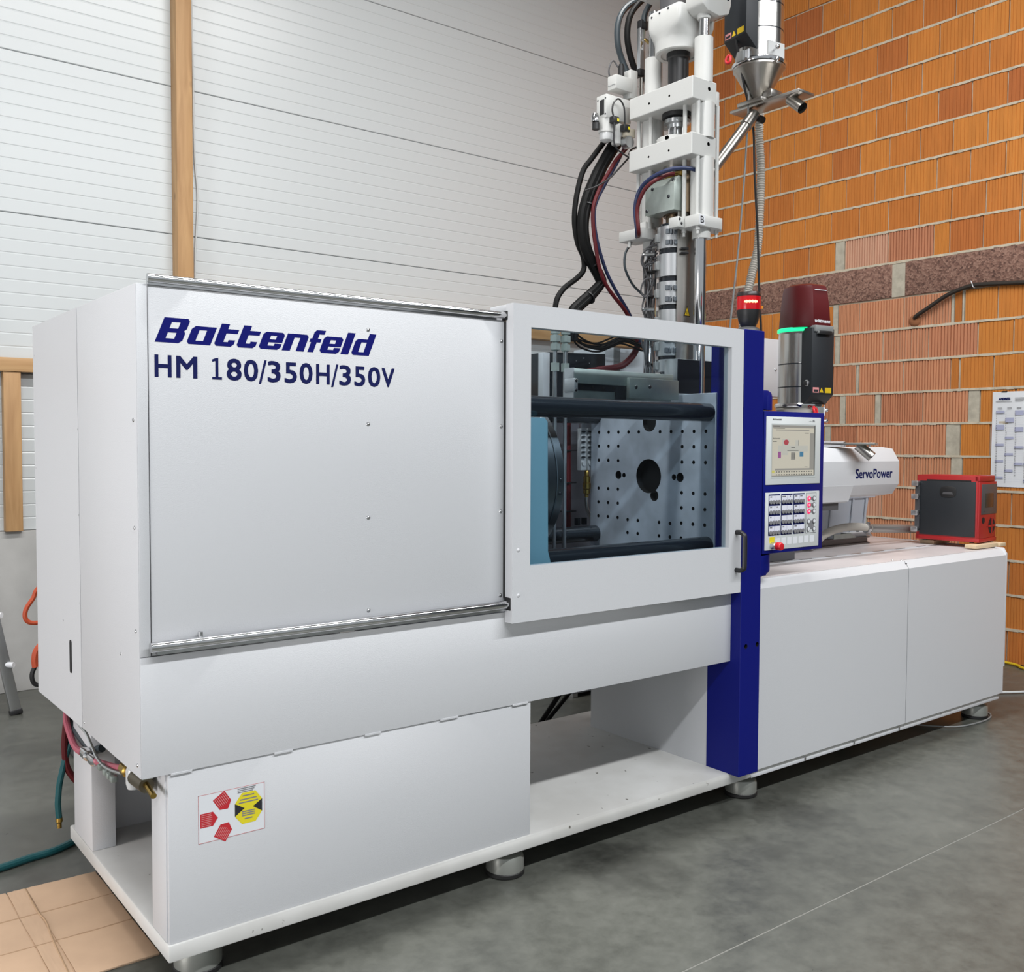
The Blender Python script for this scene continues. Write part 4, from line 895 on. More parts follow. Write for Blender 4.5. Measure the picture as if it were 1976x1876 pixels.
    # slide plate with outlet spout
    TP = Matrix.Rotation(math.radians(turn), 4, 'Z')
    tp = lambda mb, n, m, p=None, **k: o(mb.xf(TP), n, m, p, **k)
    sp = tp(MB().box(-.13, reach, -.062, .062, 0, .014, .002), 'slide_plate', STAIN)
    tp(MB().box(-.075, .075, -.075, .075, .014, .034, .004), 'gate_housing', STAIN); tp(MB().box(.045, .10, -.03, .06, .034, .075, .006), 'gate_handle', STAIN)
    e = reach-.075
    st = tp(MB().cyl((e-.02, 0, 0), (e+.052, 0, -.062), .027, 20, cap=False).cyl((e-.02, 0, 0), (e+.052, 0, -.062), .0245, 20, cap=False), 'spout', STAIN)
    tp(MB().cyl((e+.035, 0, -.045), (e+.036, 0, -.046), .0245, 18), 'spout_bore', HOLE, st)
    tp(MB().cyl((-.02, .0, -.03), (.03, .0, -.06), .018, 12), 'gate_screw', BLACK)
    return L_
loader((3.18, .425, 3.280), -PI/2, .285, 'upper steel vacuum loader with black control box and funnel, in front of the brick wall', True)
loader((3.665, .5, 1.601), 0.0, .40, 'lower vacuum loader with maroon hood and green light ring, behind the control panel', False, .055, -65)
pipe = single(MB().cyl((2.78, .493, 2.80), (3.155, .43, 3.252), .027, 24).cyl((3.10, .438, 3.186), (3.155, .43, 3.254), .031, 24), 'feed_pipe', STAIN, 'slanting steel feed pipe from the upper loader down to the vertical unit', 'pipe', loc=(2.74, .5, 2.775))
def corrugated(name, pts, r, label, group=None):
    P = catmull(pts, 40); d = [0.0]
    for a, b_ in zip(P, P[1:]): d.append(d[-1]+(b_-a).length)
    # resample evenly, a ridge every 11 mm
    nn = int(d[-1]/.0065); Q = []; j = 0
    for k in range(nn+1):
        s = d[-1]*k/nn
        while j < len(d)-2 and d[j+1] < s: j += 1
        t = (s-d[j])/max(d[j+1]-d[j], 1e-6); Q.append(P[j]+(P[j+1]-P[j])*t)
    return single(MB().tube(Q, r, 12, 1, rf=lambda i: r if i % 2 else r*.76), name, CORRU, label, 'hose', group, loc=Vector(pts[0]))
corrugated('suction_hose', [(3.36,.56,3.34),(3.41,.6,3.24),(3.43,.6,3.06),(3.425,.6,2.81),(3.41,.6,2.64),(3.365,.6,2.5),(3.325,.6,2.36),(3.295,.6,2.2),(3.28,.6,1.98)], .024, 'ribbed pale suction hose hanging down from the upper loader')
hose('mains_lead', [(3.03,.45,3.60),(3.05,.45,3.54),(3.10,.45,3.38),(3.17,.45,3.21),(3.19,.45,2.96),(3.22,.45,2.68),(3.24,.45,2.39),(3.26,.45,2.18),(3.27,.45,1.95)], .006, BLACK, 'thin black lead dropping from the upper loader to the cabinet', 'cable')
hose('control_lead', [(3.10,.43,3.63),(3.11,.44,3.56),(3.12,.44,3.31),(3.10,.44,2.97),(3.06,.44,2.58),(3.0,.44,2.16),(2.98,.44,1.98)], .0048, GREY, 'thin grey lead dropping from the upper loader, left of the black one', 'cable')
# ================================================================== operator panel on the blue post
cpn = thing('operator_terminal', 'blue operator terminal with lit screen and keypad, hinged to the blue post', 'control panel', (2.86, -.03, 1.43))
MB().box(2.648, 3.088, -.054, .012, 1.119, 1.748, .003).out('panel_housing', BLUE, cpn)
YF = -.0545
for z0, z1 in ((1.753, 1.842), (1.022, 1.114)):
    h_ = MB(); top = z0 > 1.5
    prof = [(.010, z0), (.049, z0), (.049, z1-.03), (.044, z1-.012), (.030, z1-.002), (.010, z1)] if top else [(.010, z1), (.049, z1), (.049, z0+.022), (.044, z0+.010), (.030, z0+.002), (.010, z0)]
    h_.lathe(prof, (2.692, .0, 0), 28)  .box(2.642, 2.692, -.046, .046, z0, z1-.004 if top else z1, .004)
    hh = h_.out('hinge_knuckle', BLUE, cpn)
    screws(hh, [(2.735, -.022, z0+.03), (2.735, -.022, z0+.06)], (.8, -.6, 0), .004)
bz = MB().box(2.662, 3.056, -.058, -.050, 1.424, 1.725, .002).out('screen_bezel', BONE, cpn)
MB().box(2.694, 3.018, -.0588, -.0575, 1.452, 1.694).out('screen_rim', mat('rim_grey', (.50, .53, .52), .5), bz)
sc_ = MB().box(2.699, 3.013, -.0592, -.0585, 1.461, 1.688).out('screen', SCR_D, cpn, 'lit cream coloured touch screen')
S = lambda u0, u1, v0, v1, m, n, k=1: MB().quad_y(2.699+.314*u0, 2.699+.314*u1, 1.688-.227*v1, 1.688-.227*v0, -.0592-.0003*k).out(n, m, sc_)
S(0, .97, .035, .99, SCREEN, 'screen_page'); S(.87, .97, .15, .87, SCR_G, 'side_bar', 2); S(.0, .97, .0, .05, SCR_G, 'title_bar', 2)
S(.08, .85, .085, .105, SCR_G, 'tab_row', 2); S(.07, .97, .85, .885, SCR_G, 'status_row', 2); S(.13, .82, .40, .52, SCR_W, 'page_band', 2)
S(.22, .38, .27, .40, SCR_W, 'picture_tile', 2); S(.53, .60, .29, .40, SCR_W, 'picture_tile', 2); S(.59, .605, .29, .40, SCR_G, 'picture_edge', 3)
S(.13, .20, .52, .645, SCR_M, 'picture_tile', 2); S(.22, .36, .53, .585, SCR_W, 'picture_tile', 2); S(.43, .53, .53, .68, SCR_G, 'picture_tile', 2); S(.63, .72, .52, .62, SCR_B, 'picture_tile', 2)
S(.0, .06, .885, .935, SCR_Y, 'active_key', 2)
b = MB(); ov = [(2.699+.314*(.315+.055*math.cos(t)+.018*math.sin(t)), -.0600, 1.688-.227*(.335-.018*math.cos(t)+.05*math.sin(t))) for t in [2*PI*i/20 for i in range(20)]]
b.poly(ov).out('red_picture', SCR_R, sc_)
b = MB(); rs = random.Random(5)
for row, v in enumerate((.905, .96)):
    for k in range(15):
        u = .09+k*.058; b.quad_y(2.699+.314*u, 2.699+.314*(u+.03), 1.688-.227*(v+.02), 1.688-.227*v, -.0600)
for u0, u1, v in ((.02, .17, .02), (.02, .28, .055), (.43, .52, .43), (.34, .60, .49), (.74, .84, .145), (.01, .10, .315), (.75, .82, .82)):
    b.quad_y(2.699+.314*u0, 2.699+.314*u1, 1.688-.227*(v+.012), 1.688-.227*v, -.0601)
for u in (.44, .47, .50): b.quad_y(2.699+.314*u, 2.699+.314*(u+.015), 1.688-.227*.66, 1.688-.227*.55, -.0601)
b.out('screen_print', SCR_D, sc_, kind='stuff')
house_letters(MB(), 2.700, 1.7085, .0075, .0635/.673, lambda x, z: (x, -.0584, z)).out('panel_lettering', INK, bz)
house_letters(MB(), 2.7005, 1.6255, .0060, .0520/.673, lambda x, z: (x, -.0602, z)).out('screen_lettering', SCR_D, sc_)
b = MB(); text_into(b, 'unilog', 2.965, 2.990, 1.7045, 1.7105, lambda x, z: (x, -.0584, z)); text_into(b, 'B6', 2.993, 3.009, 1.7045, 1.715, lambda x, z: (x, -.0584, z), bold=.0006); b.out('model_lettering', GREYP, bz, kind='stuff')
kb = MB().box(2.662, 3.054, -.058, -.050, 1.135, 1.390, .002).out('key_panel', BONE, cpn)
me_c = MB().box(-.0185, .0185, -.0015, .001, 0, .0245).mesh('label_card', mat('card_white', (.72, .73, .82), .6), smooth=False)
me_b = MB().cyl((0, -.004, 0), (0, .001, 0), .0088, 14).mesh('key', GREYP)
nk = 0
for ci, x0 in enumerate((2.682, 2.770, 2.859)):
    col_ = MB().box(x0, x0+.082, -.0592, -.057, 1.199, 1.382, .0005, 1).out('key_field', NAVY2, kb)
    for r in range(4):
        zt = 1.378-r*.0452
        for q in range(2):
            o = bpy.data.objects.new('label_card', me_c); COL.objects.link(o); o.parent = cpn; o.location = Vector((x0+.0215+q*.039, -.0592, zt-.0265))-ORG[cpn.name]
            for s in (-.0095, .0095):
                o = bpy.data.objects.new('key', me_b); COL.objects.link(o); o.parent = cpn; o.location = Vector((x0+.0215+q*.039+s, -.0600, zt-.0305))-ORG[cpn.name]
b = MB()
for x0, r, w_ in ((2.690, 0, .012), (2.775, 0, .026), (2.830, 0, .006), (2.866, 0, .018), (2.905, 0, .018), (2.690, 1, .012), (2.735, 1, .010), (2.690, 2, .010), (2.690, 3, .016), (2.780, 3, .012), (2.866, 1, .018), (2.866, 2, .018), (2.866, 3, .018)):
    b.quad_y(x0, x0+w_, 1.378-r*.0452-.0105, 1.378-r*.0452-.005, -.0611)
b.out('card_print', GREYP, cpn, kind='stuff')
MB().box(2.952, 3.030, -.0592, -.057, 1.197, 1.382, .0005, 1).out('key_field', GREYP, kb)
MB().box(2.954, 3.028, -.0597, -.057, 1.199, 1.380, .0005, 1).out('key_field', BONE, kb)
for z in (1.356, 1.3265, 1.297):
    MB().box(2.971, 3.009, -.0604, -.0595, z-.007, z+.007).out('key_bridge', GREYP, kb)
    k = MB().cyl((2.971, -.0635, z), (2.971, -.0595, z), .0105, 16).out('lit_key', LEDK, cpn); MB().cyl((2.971, -.0640, z), (2.971, -.0630, z), .0045, 10).out('key_mark', PAPER, k)
    k = MB().lathe([(.0085, -.0600), (.0115, -.0600), (.0115, -.0640), (.0085, -.0640)], (3.009, 0, z), 16, 'y').out('key_ring', GREYP, cpn); MB().cyl((3.009, -.0648, z), (3.009, -.0600, z), .0082, 14).out('key_cap', PAPER, k)
MB().box(2.968, 3.012, -.0604, -.0595, 1.214, 1.254).out('key_bridge', GREYP, kb)
for x in (2.969, 3.011):
    for z in (1.252, 1.216):
        k = MB().lathe([(.0085, -.0600), (.0115, -.0600), (.0115, -.0640), (.0085, -.0640)], (x, 0, z), 16, 'y').out('key_ring', GREYP, cpn); MB().cyl((x, -.0648, z), (x, -.0600, z), .0082, 14).out('key_cap', PAPER, k)
b = MB()
for k in range(7): b.box(2.734+k*.042, 2.766+k*.042, -.0586, -.0575, 1.155, 1.186)
b.out('blank_key_row', PAPER, kb, kind='stuff')
es = MB().box(2.692, 2.727, -.0590, -.0575, 1.166, 1.192).out('stop_label', LEMON, kb)
k = MB().lathe([(.010, -.058), (.0155, -.058), (.0155, -.078), (.0125, -.082), (.0125, -.088), (.008, -.088)], (2.709, 0, 1.155), 18, 'y').out('stop_collar', ALU, cpn)
MB().lathe([(.004, -.084), (.0165, -.085), (.0175, -.090), (.0175, -.108), (.015, -.113), (.004, -.115)], (2.709, 0, 1.155), 20, 'y').out('stop_button', mat('stop_red', (.55, .012, .02), .35), cpn)

# beacon on the post
bc = thing('signal_beacon', 'lit red beacon in a black cup on top of the blue post', 'signal lamp', (2.604, .005, 2.093))
MB().lathe([(.02, 2.093), (.052, 2.093), (.048, 2.104), (.036, 2.112), (.02, 2.113)], (2.604, .005, 0), 28).out('beacon_base', DGREY, bc)
MB().lathe([(.02, 2.108), (.030, 2.112), (.042, 2.135), (.050, 2.172), (.0515, 2.186), (.02, 2.186)], (2.604, .005, 0), 32).out('beacon_cup', BLACK, bc)
ln = MB().lathe([(.02, 2.186), (.0505, 2.186), (.0515, 2.19), (.0510, 2.245), (.02, 2.245)], (2.604, .005, 0), 32).out('red_lens', LEDR, bc)
b = MB()
for i in range(9):
    t = -2.75+i*.125; b.box(2.604+.0515*math.cos(t)-.004, 2.604+.0515*math.cos(t)+.004, .005+.0515*math.sin(t)-.004, .005+.0515*math.sin(t)+.004, 2.214-.002*(i % 2), 2.222+.002*(i % 2), .002, 1)
b.out('lamp_filament', LEDR2, ln, kind='stuff')
MB().box(2.635, 2.648, -.040, -.032, 2.192, 2.204).out('lens_tab', mat('amber_tab', (.7, .25, .03), .4), ln)
MB().lathe([(.02, 2.244), (.0525, 2.244), (.0530, 2.25), (.048, 2.262), (.03, 2.265), (.004, 2.266)], (2.604, .005, 0), 32).out('beacon_cap', mat('beacon_cap_black', (.018, .010, .010), .35), bc)

# white cabinet behind the post
eb = thing('electrical_cabinet', 'plain white electrical cabinet behind the blue post, left of the lower loader', 'cabinet', (3.6, 1.0, 1.0))
MB().box(3.62, 4.455, 1.205, 1.50, 1.912, 2.28, .003).out('cabinet_body', WHITE, eb)
MB().box(4.41, 4.458, 1.197, 1.205, 1.909, 2.283, .002).out('door_fold', WHITE, eb)
screws(eb, [(4.375, 1.205, 2.085)], (0, -1, 0), .011)
for x in (3.70, 4.30): MB().box(x, x+.08, 1.28, 1.42, 0, 1.913).out('cabinet_stand', WHITE, eb)

# ================================================================== horizontal injection unit
su = thing('horizontal_injection_unit', 'white eight-sided injection unit cover with dark lettering, on the machine bed', 'injection unit', (3.7, .5, 1.0))
oc = [(.25, 1.385), (.25, 1.513), (.292, 1.582), (.36, 1.592), (.64, 1.592), (.708, 1.582), (.75, 1.513), (.75, 1.385), (.71, 1.330), (.62, 1.312), (.38, 1.312), (.288, 1.329)]
cov = MB().prism(oc, 3.0, 4.242, 'x', .002).out('unit_cover', WHITE, su)
MB().prism([(.2485, 1.386), (.278, 1.30), (.30, 1.292), (.31, 1.30), (.262, 1.39)], 3.0, 3.80, 'x').out('lower_flap', WHITE, su)
MB().box(3.0, 3.74, .30, .60, 1.255, 1.30).out('carriage_underside', DGREY, su)
text_into(MB(), 'ServoPower', 3.818, 4.174, 1.421, 1.474, lambda x, z: (x, .2492, z), bold=.0028).out('unit_lettering', NAVY2, cov, kind='stuff')
for x in (3.97, 4.365-.15):
    e = MB().cyl((x, .42, 1.59), (x, .42, 1.603), .006, 8).out('eye_bolt', CHROME, su); MB().lathe([(.006, -.003), (.010, -.003), (.010, .003), (.006, .003)], (x, .42, 1.610), 14, 'y').out('eye', CHROME, e)
MB().box(3.62, 4.004, .44, .60, 1.590, 1.622, .002).out('top_box', WHITE, su)
MB().box(3.0, 3.45, .36, .64, 1.003, 1.26).out('slide_base', DGREY, su)

bn = thing('grey_bin', 'pale grey ribbed plastic bin behind the eight-sided cover', 'bin', (4.33, .79, 1.0))
b = MB(); rings = []
def rrect(x0, x1, y0, y1, r, z, n=5):
    p = []
    for cx, cy, a0 in ((x1-r, y1-r, 0), (x0+r, y1-r, PI/2), (x0+r, y0+r, PI), (x1-r, y0+r, 1.5*PI)):
        for i in range(n): a = a0+PI/2*i/(n-1); p.append((cx+r*math.cos(a), cy+r*math.sin(a), z))
    return p
b._grid([rrect(3.95, 4.60, .685, .885, .05, 1.002), rrect(3.90, 4.645, .66, .895, .05, 1.30), rrect(3.92, 4.625, .68, .875, .04, 1.30), rrect(3.98, 4.58, .705, .865, .04, 1.02)]).out('bin_body', BIN, bn)
for x in (3.98, 4.08, 4.20, 4.42, 4.56): MB().prism([(.682, 1.01), (.657, 1.29), (.651, 1.29), (.676, 1.01)], x, x+.018, 'x').out('bin_rib', BIN, bn)
MB().box(3.89, 4.655, .648, .664, 1.278, 1.30, .004).out('bin_rim', BIN, bn)

corrugated('suction_hose', [(3.85,.55,1.028),(3.932,.550,1.066),(3.972,.550,1.085),(4.077,.550,1.111),(4.197,.550,1.121),(4.321,.550,1.118),(4.46,.550,1.104)], .024, 'ribbed pale hose arching over the cabinet top towards the red unit')
wp = thing('water_pipe', 'straight grey steel pipe joining the ribbed hose to the red unit', 'pipe', (4.46, .55, 1.10))
MB().cyl((4.44, .55, 1.104), (4.93, .52, 1.078), .026, 22).out('pipe_tube', mat('grey_pipe_metal', (.40, .39, .37), .4, .8), wp)
MB().cyl((4.40, .551, 1.107), (4.425, .55, 1.105), .029, 18).box(4.395, 4.415, .53, .545, 1.12, 1.143, .002).out('hose_clip', ALU, wp)
ib = single(MB().prism([(.615, 1.001), (.66, 1.001), (.66, 1.008), (.645, 1.012), (.645, 1.034), (.66, 1.038), (.66, 1.045), (.615, 1.045), (.615, 1.038), (.632, 1.034), (.632, 1.012), (.615, 1.008)], 3.75, 4.548, 'x'), 'steel_profile', mat('weathered_steel', (.16, .14, .13), .5, .7), 'dark steel I-shaped bar lying on the cabinet top', 'bar', loc=(4.1, .637, 1.0))
sa = thing('steel_angle', 'grey steel angle plate with a nut, resting on the dark bar', 'bracket', (4.6, .70, 1.045))
MB().prism([(4.17, 1.0455), (4.40, 1.0455), (4.34, 1.074), (4.17, 1.074)], .612, .618, 'y').out('angle_web', GALV, sa)
MB().prism([(4.34, 1.070), (4.53, 1.070), (4.57, 1.0455), (4.575, 1.0455), (4.535, 1.074), (4.34, 1.074)], .612, .69, 'y').out('angle_plate', ALU2, sa)
MB().prism([(4.40, 1.0455), (4.56, 1.0455), (4.53, 1.070), (4.345, 1.070)], .640, .644, 'y').out('angle_rib', ALU2, sa)
MB().cyl((4.47, .650, 1.0735), (4.47, .650, 1.094), .010, 6).out('angle_nut', DARKBAR, sa)

# ================================================================== red temperature controller
tcx = thing('temperature_controller', 'red and anthracite temperature control unit standing on wooden blocks', 'heating unit', (4.822, .08, 1.036), None, math.radians(5.5))
o = lambda mb, n, m, p=None, **k: mb.out(n, m, p or tcx, local=True, **k)
W_, D_, H_ = .252, .372, .388
o(MB().prism([(0, 0), (W_, 0), (W_, H_-.035), (W_-.03, H_), (.0, H_)], .012, D_, 'y', .002), 'casing', RED)
o(MB().box(-.003, W_+.003, -.003, D_+.003, -.004, .018, .002), 'base_frame', RED)
sp_ = o(MB().box(-.004, .004, .022, D_-.020, .026, .352, .001), 'side_panel', ANTH)
o(MB().box(-.0035, .004, .05, D_-.06, .352, .361), 'panel_slot', HOLE)
hn = o(MB().prism([(.150, .258), (.135, .272), (.133, .30), (.142, .318), (.185, .324), (.222, .318), (.232, .30), (.231, .272), (.218, .258), (.185, .254)], -.006, -.0035, 'x', .001), 'hand_hold', BLACK, sp_)
o(MB().prism([(.152, .274), (.216, .274), (.210, .288), (.158, .288)], -.007, -.0055, 'x'), 'hold_lip', DGREY, sp_)
fp_ = o(MB().box(0, W_, 0, .014, .018, H_-.036, .003), 'front_plate', RED)
o(MB().box(0, W_-.03, .0, .03, H_-.034, H_, .004), 'top_lip', RED)
ds = o(MB().box(.026, W_-.003, -.004, .004, .160, .338, .002), 'display_panel', mat('display_grey', (.055, .06, .066), .4))
o(MB().box(.075, W_-.055, -.0055, -.003, .200, .285, .001), 'display_window', mat('dark_display', (.022, .022, .018), .25), ds)
o(MB().cyl((.06, -.0048, .178), (.06, -.003, .178), .004, 8), 'display_led', BLACK, ds)
o(MB().cyl((.058, -.003, .125), (.058, .002, .125), .019, 20), 'switch_hole', HOLE, fp_)
fan = o(MB().cyl((.186, -.001, .088), (.186, .002, .088), .048, 28), 'fan_recess', HOLE, fp_)
o(MB().box(.180, .192, -.004, .001, .038, .138).box(.136, .236, -.004, .001, .082, .094), 'fan_cross', RED, fp_)
o(MB().quad_y(.108, .172, .082, .086, -.0006), 'maker_plate', mat('dull_red_print', (.20, .02, .02), .6), fp_)
o(MB().poly([(W_-.05, .02, H_+.0006), (W_-.03, .02, H_+.0006), (W_-.03, .09, H_+.0006), (W_-.05, .09, H_+.0006)]), 'paper_tag', PAPER)
for x, y in ((.03, .05), (W_-.05, .03), (.03, D_-.04), (W_-.05, D_-.04)): o(MB().cyl((x, y, -.011), (x, y, -.002), .014, 14), 'rubber_foot', BLACK)
for z in (.335, .255, .155, .055):
    q = o(MB().box(-.034, 0, D_-.02, D_+.022, z-.016, z+.016, .004), 'water_valve', ALU); o(MB().cyl((-.012, D_-.022, z), (-.012, D_-.018, z), .006, 10), 'valve_bore', HOLE, q)
o(MB().box(-.012, -.004, D_-.02, D_+.006, .07, .33), 'valve_rail', DGREY)
for x0, x1, y0, y1, l in ((4.735, 4.99, .05, .118, 'pale wooden block under the near corner of the red unit, left one'), (5.0, 5.075, .035, .14, 'short wooden block under the near corner of the red unit, overhanging right end')):
    if x0 > 4.99: x0, x1 = 4.993, 5.06
    single(MB().box(x0, x1, y0, y1, 1.003, 1.0245, .001), 'wooden_block', PALLET, l, 'block', 'wooden blocks under the red unit', (x0, y0, 1.003))
single(MB().box(4.83, 5.02, .36, .45, 1.001, 1.0245, .001), 'wooden_block', PALLET, 'wooden block in shadow under the far end of the red unit', 'block', 'wooden blocks under the red unit', (4.83, .36, 1.001))

# ================================================================== on the brick wall
cal = thing('wall_calendar', 'large white wall calendar sheet with blue shaded weekends, taped to the brick wall', 'calendar', (XR-.008, .5, 1.65))
q = MB(); P_ = [[(XR-.008-.004*math.sin(j*1.3)*math.sin(i*.9), .806-.06*j-.008*(i/8)*0, 1.300+.70*i/8) for j in range(11)] for i in range(9)]
q._grid(P_, cap=False, closed=False).out('paper_sheet', PAPER, cal)
XC = XR-.0135
place = lambda u, v: (XC, .806-u, 2.0-v)
def cq(b, u0, u1, v0, v1, k=0): b.poly([(XC-.0004*k, .806-u0, 2.0-v1), (XC-.0004*k, .806-u1, 2.0-v1), (XC-.0004*k, .806-u1, 2.0-v0), (XC-.0004*k, .806-u0, 2.0-v0)])
tt = MB(); text_into(tt, 'ANDREEL', .045, .132, .043, .060, lambda u, v: place(u, .103-v), bold=.0025, shear=.35, nrm=(-1, 0, 0)); tt.out('calendar_heading', NAVY2, cal, kind='stuff')
g1, g2, g3 = MB(), MB(), MB()
for k in range(5): cq(g1, .165, .27-.012*k, .045+k*.006, .0475+k*.006)
cq(g1, .026, .145, .071, .0745)
wk = ((0, 6, 7, 14, 21, 28), (3, 4, 11, 18, 25), (0, 1, 7, 8, 15, 22), (1, 7, 8, 15, 22, 29), (5, 12, 19, 26), (2, 3, 9, 16, 23), (6, 13, 20, 27), (3, 10, 17, 24))
for m_i in range(8):
    u = .030+m_i*.069; cq(g1, u+.012, u+.045, .116, .1195); cq(g1, u+.012, u+.045, .124, .1275)
    for d in range(31): cq(g3, u, u+.062, .139+d*.0173, .1395+d*.0173)
    for d in wk[m_i]: cq(g2, u, u+.062, .139+d*.0173, .139+(d+1)*.0173, 1)
    nm = MB(); text_into(nm, '\n'.join(str(i+1) for i in range((31, 31, 28, 31, 30, 31, 30, 31)[m_i])), u+.002, u+.013, .141, .139+(31, 31, 28, 31, 30, 31, 30, 31)[m_i]*.0173-.003, lambda a, v: (XC-.001, .806-a, 2.0-(.280+.0173*(31, 31, 28, 31, 30, 31, 30, 31)[m_i]-.003-v-.002)))
    nm.out('day_numbers', INK, cal, kind='stuff')
g1.out('small_print', GREYP, cal, kind='stuff'); g2.out('weekend_shading', LILAC, cal, kind='stuff'); g3.out('ruled_lines', LILAC, cal, kind='stuff')
MB().box(XR-.012, XR-.006, .70, .74, 1.995, 2.005).out('clip', BLACK, cal)
wc = thing('wall_cable', 'thick black cable coming out of the brick wall under the chip-board band', 'cable', (XR-.02, 1.43, 2.60))
MB().tube([(XR+.03,1.437,2.597),(6.41,1.425,2.614),(6.40,1.323,2.668),(6.40,1.158,2.755),(6.405,.997,2.800),(6.41,.88,2.803),(6.41,.594,2.780),(6.41,.2,2.76),(6.41,-.6,2.77)], .0165, 10).out('cable_sheath', mat('brown_black_sheath', (.022, .017, .013), .5), wc)
MB().dome((XR-.001, 1.44, 2.59), (-1, 0, 0), .05, .02).out('hole_filler', mat('rusty_filler', (.28, .11, .045), .9), wc)
MB().tube([(6.412, .955, 2.785), (6.388, .955, 2.79), (6.385, .965, 2.82), (6.41, .985, 2.84)], .003, 6).out('wire_tie', PAPER, wc)
bnails = MB()
single(MB().tube([(XR-.02, 2.6, .012), (XR-.03, 1.4, .012), (6.392, .65, .012), (6.30, .471, .012), (6.22, .2, .012), (6.2, -.6, .012)], .010, 8), 'yellow_hose', YELLOW, 'thin yellow hose along the foot of the brick wall', 'hose', loc=(6.39, .65, 0))
single(MB().tube([(5.25, .62, .010), (5.40, .32, .010), (5.517, .229, .010), (5.629, .163, .010), (5.9, .05, .010), (6.2, -.02, .010)], .008, 8), 'floor_cable', BONE, 'white cable on the floor at the right end of the cabinet', 'cable', loc=(5.4, .3, 0))
single(MB().tube([(4.30, .30, .006), (4.431, .113, .006), (4.549, .02, .006), (4.759, -.005, .006), (4.90, .02, .006), (4.965, .08, .006), (4.97, .16, .006), (4.93, .25, .006)], .0045, 7), 'floor_cable', GREY, 'thin grey cable looped round the rightmost levelling foot', 'cable', loc=(4.55, .02, 0))

# ================================================================== timber on the panel wall
tp = single(MB().box(1.477, 1.586, 3.985, YB-.001, 1.03, 6.7, .003), 'timber_post', TIMBER_V, 'tall spruce post on the white panel wall, behind the housing', 'timber', loc=(1.53, 4.05, 1.0))
single(MB().tube([(1.618,4.088,5.3),(1.622,4.088,4.674),(1.630,4.088,4.145),(1.636,4.088,3.610),(1.655,4.088,3.327),(1.640,4.088,3.036),(1.630,4.088,2.745),(1.63,4.088,1.6)], .006, 7), 'wall_lead', BONE, 'thin white lead running down beside the tall spruce post', 'cable', loc=(1.63, 4.09, 3.3))
single(MB().box(1.588, XR-.01, 4.0, YB-.001, 2.535, 2.70, .003), 'timber_beam', TIMBER_H, 'horizontal spruce beam on the panel wall, seen through the top of the guard window', 'timber', loc=(4, 4.05, 2.6))
tf = thing('stud_wall', 'short spruce rail and stud at the left edge of the panel wall', 'timber', (.44, 4.05, 1.03))
MB().box(-3.0, .80, 4.02, YB-.001, 2.04, 2.127, .003).out('top_rail', TIMBER_H, tf)
MB().box(.392, .492, 4.03, YB-.001, 1.032, 2.039, .003).out('stud', TIMBER_V, tf)
MB().box(-1.2, -1.1, 4.03, YB-.001, 1.032, 2.039, .003).out('stud', TIMBER_V, tf)

# ================================================================== left of the machine
ld = thing('stepladder', 'aluminium ladder leaning at the left edge behind the machine', 'ladder', (.2, 3.5, 0))
def stile(x, y, dx, dy, L=2.2):
    d = Vector((dx, dy, 1)).normalized(); a = Vector((x, y, 0)); m_ = MB().box(-.030, .030, -.020, .020, 0.02, L, .003)
    u = Vector((1, 0, 0)); u = (u-d*u.dot(d)).normalized(); v = d.cross(u)
    M_ = Matrix(((u.x, v.x, d.x, a.x), (u.y, v.y, d.y, a.y), (u.z, v.z, d.z, a.z), (0, 0, 0, 1)))
    s_ = m_.xf(M_).out('stile', ALU, ld); MB().box(-.034, .034, -.024, .024, 0, .03, .004).xf(M_).out('rubber_foot', BLACK, s_)
    return a, d
a1, d1 = stile(.335, 3.50, -.17, .15, 2.6); a2, d2 = stile(.215, 3.62, -.16, .13, 2.6)
for k in range(1, 8):
    p, q_ = a1+d1*(.30*k), a2+d2*(.30*k); q2 = p+(p-q_)*.35
    MB().cyl(q2, q_-(p-q_)*.6, .016, 10).out('rung', PAPER, ld)
single(MB().tube([(.34,2.4,.93),(.275,2.4,.92),(.229,2.400,.875),(.214,2.400,.839),(.184,2.400,.793),(.176,2.400,.756),(.187,2.400,.728),(.222,2.400,.716),(.32,2.4,.72)], .011, 8), 'orange_lead', ORANGEH, 'orange lead looping out behind the left end of the machine', 'cable', loc=(.2, 2.4, .8))
oc_ = thing('extension_lead', 'lower orange lead ending in a black plug loop, behind the left end', 'cable', (.22, 2.4, .5))
MB().tube([(.40, 2.405, .90), (.36, 2.40, .80), (.27, 2.4, .64), (.230,2.400,.587),(.219,2.400,.560),(.216,2.400,.530),(.219,2.400,.50)], .016, 8).out('lead_sleeve', ORANGEH, oc_)
MB().tube([(.219,2.400,.507),(.203,2.400,.466),(.208,2.400,.427),(.227,2.400,.410),(.252,2.400,.418),(.26,2.4,.46),(.24,2.4,.50)], .011, 8).out('plug_loop', BLACK, oc_)
rw = thing('cable_reel', 'grey trolley stand holding the orange leads behind the left end of the machine', 'stand', (.42, 2.45, 0))
MB().box(.40, .62, 2.42, 2.60, .0, .06, .01).out('stand_foot', DGREY, rw); MB().box(.40, .46, 2.46, 2.54, .05, 1.05, .006).out('stand_post', GREY, rw); MB().box(.28, .50, 2.38, 2.44, .90, .95, .004).out('stand_arm', GREY, rw)
hw = 'water hoses at the left end of the machine'
def hz(name, pts, r, m, label): return hose(name, pts, r, m, label, group=hw)
hz('water_hose', [(.10,1.20,.62),(.060,1.113,.574),(.055,1.019,.518),(.05,.93,.503),(.05,.846,.507)], .0115, PINKH, 'pink hose sagging from the far corner under the end panels')
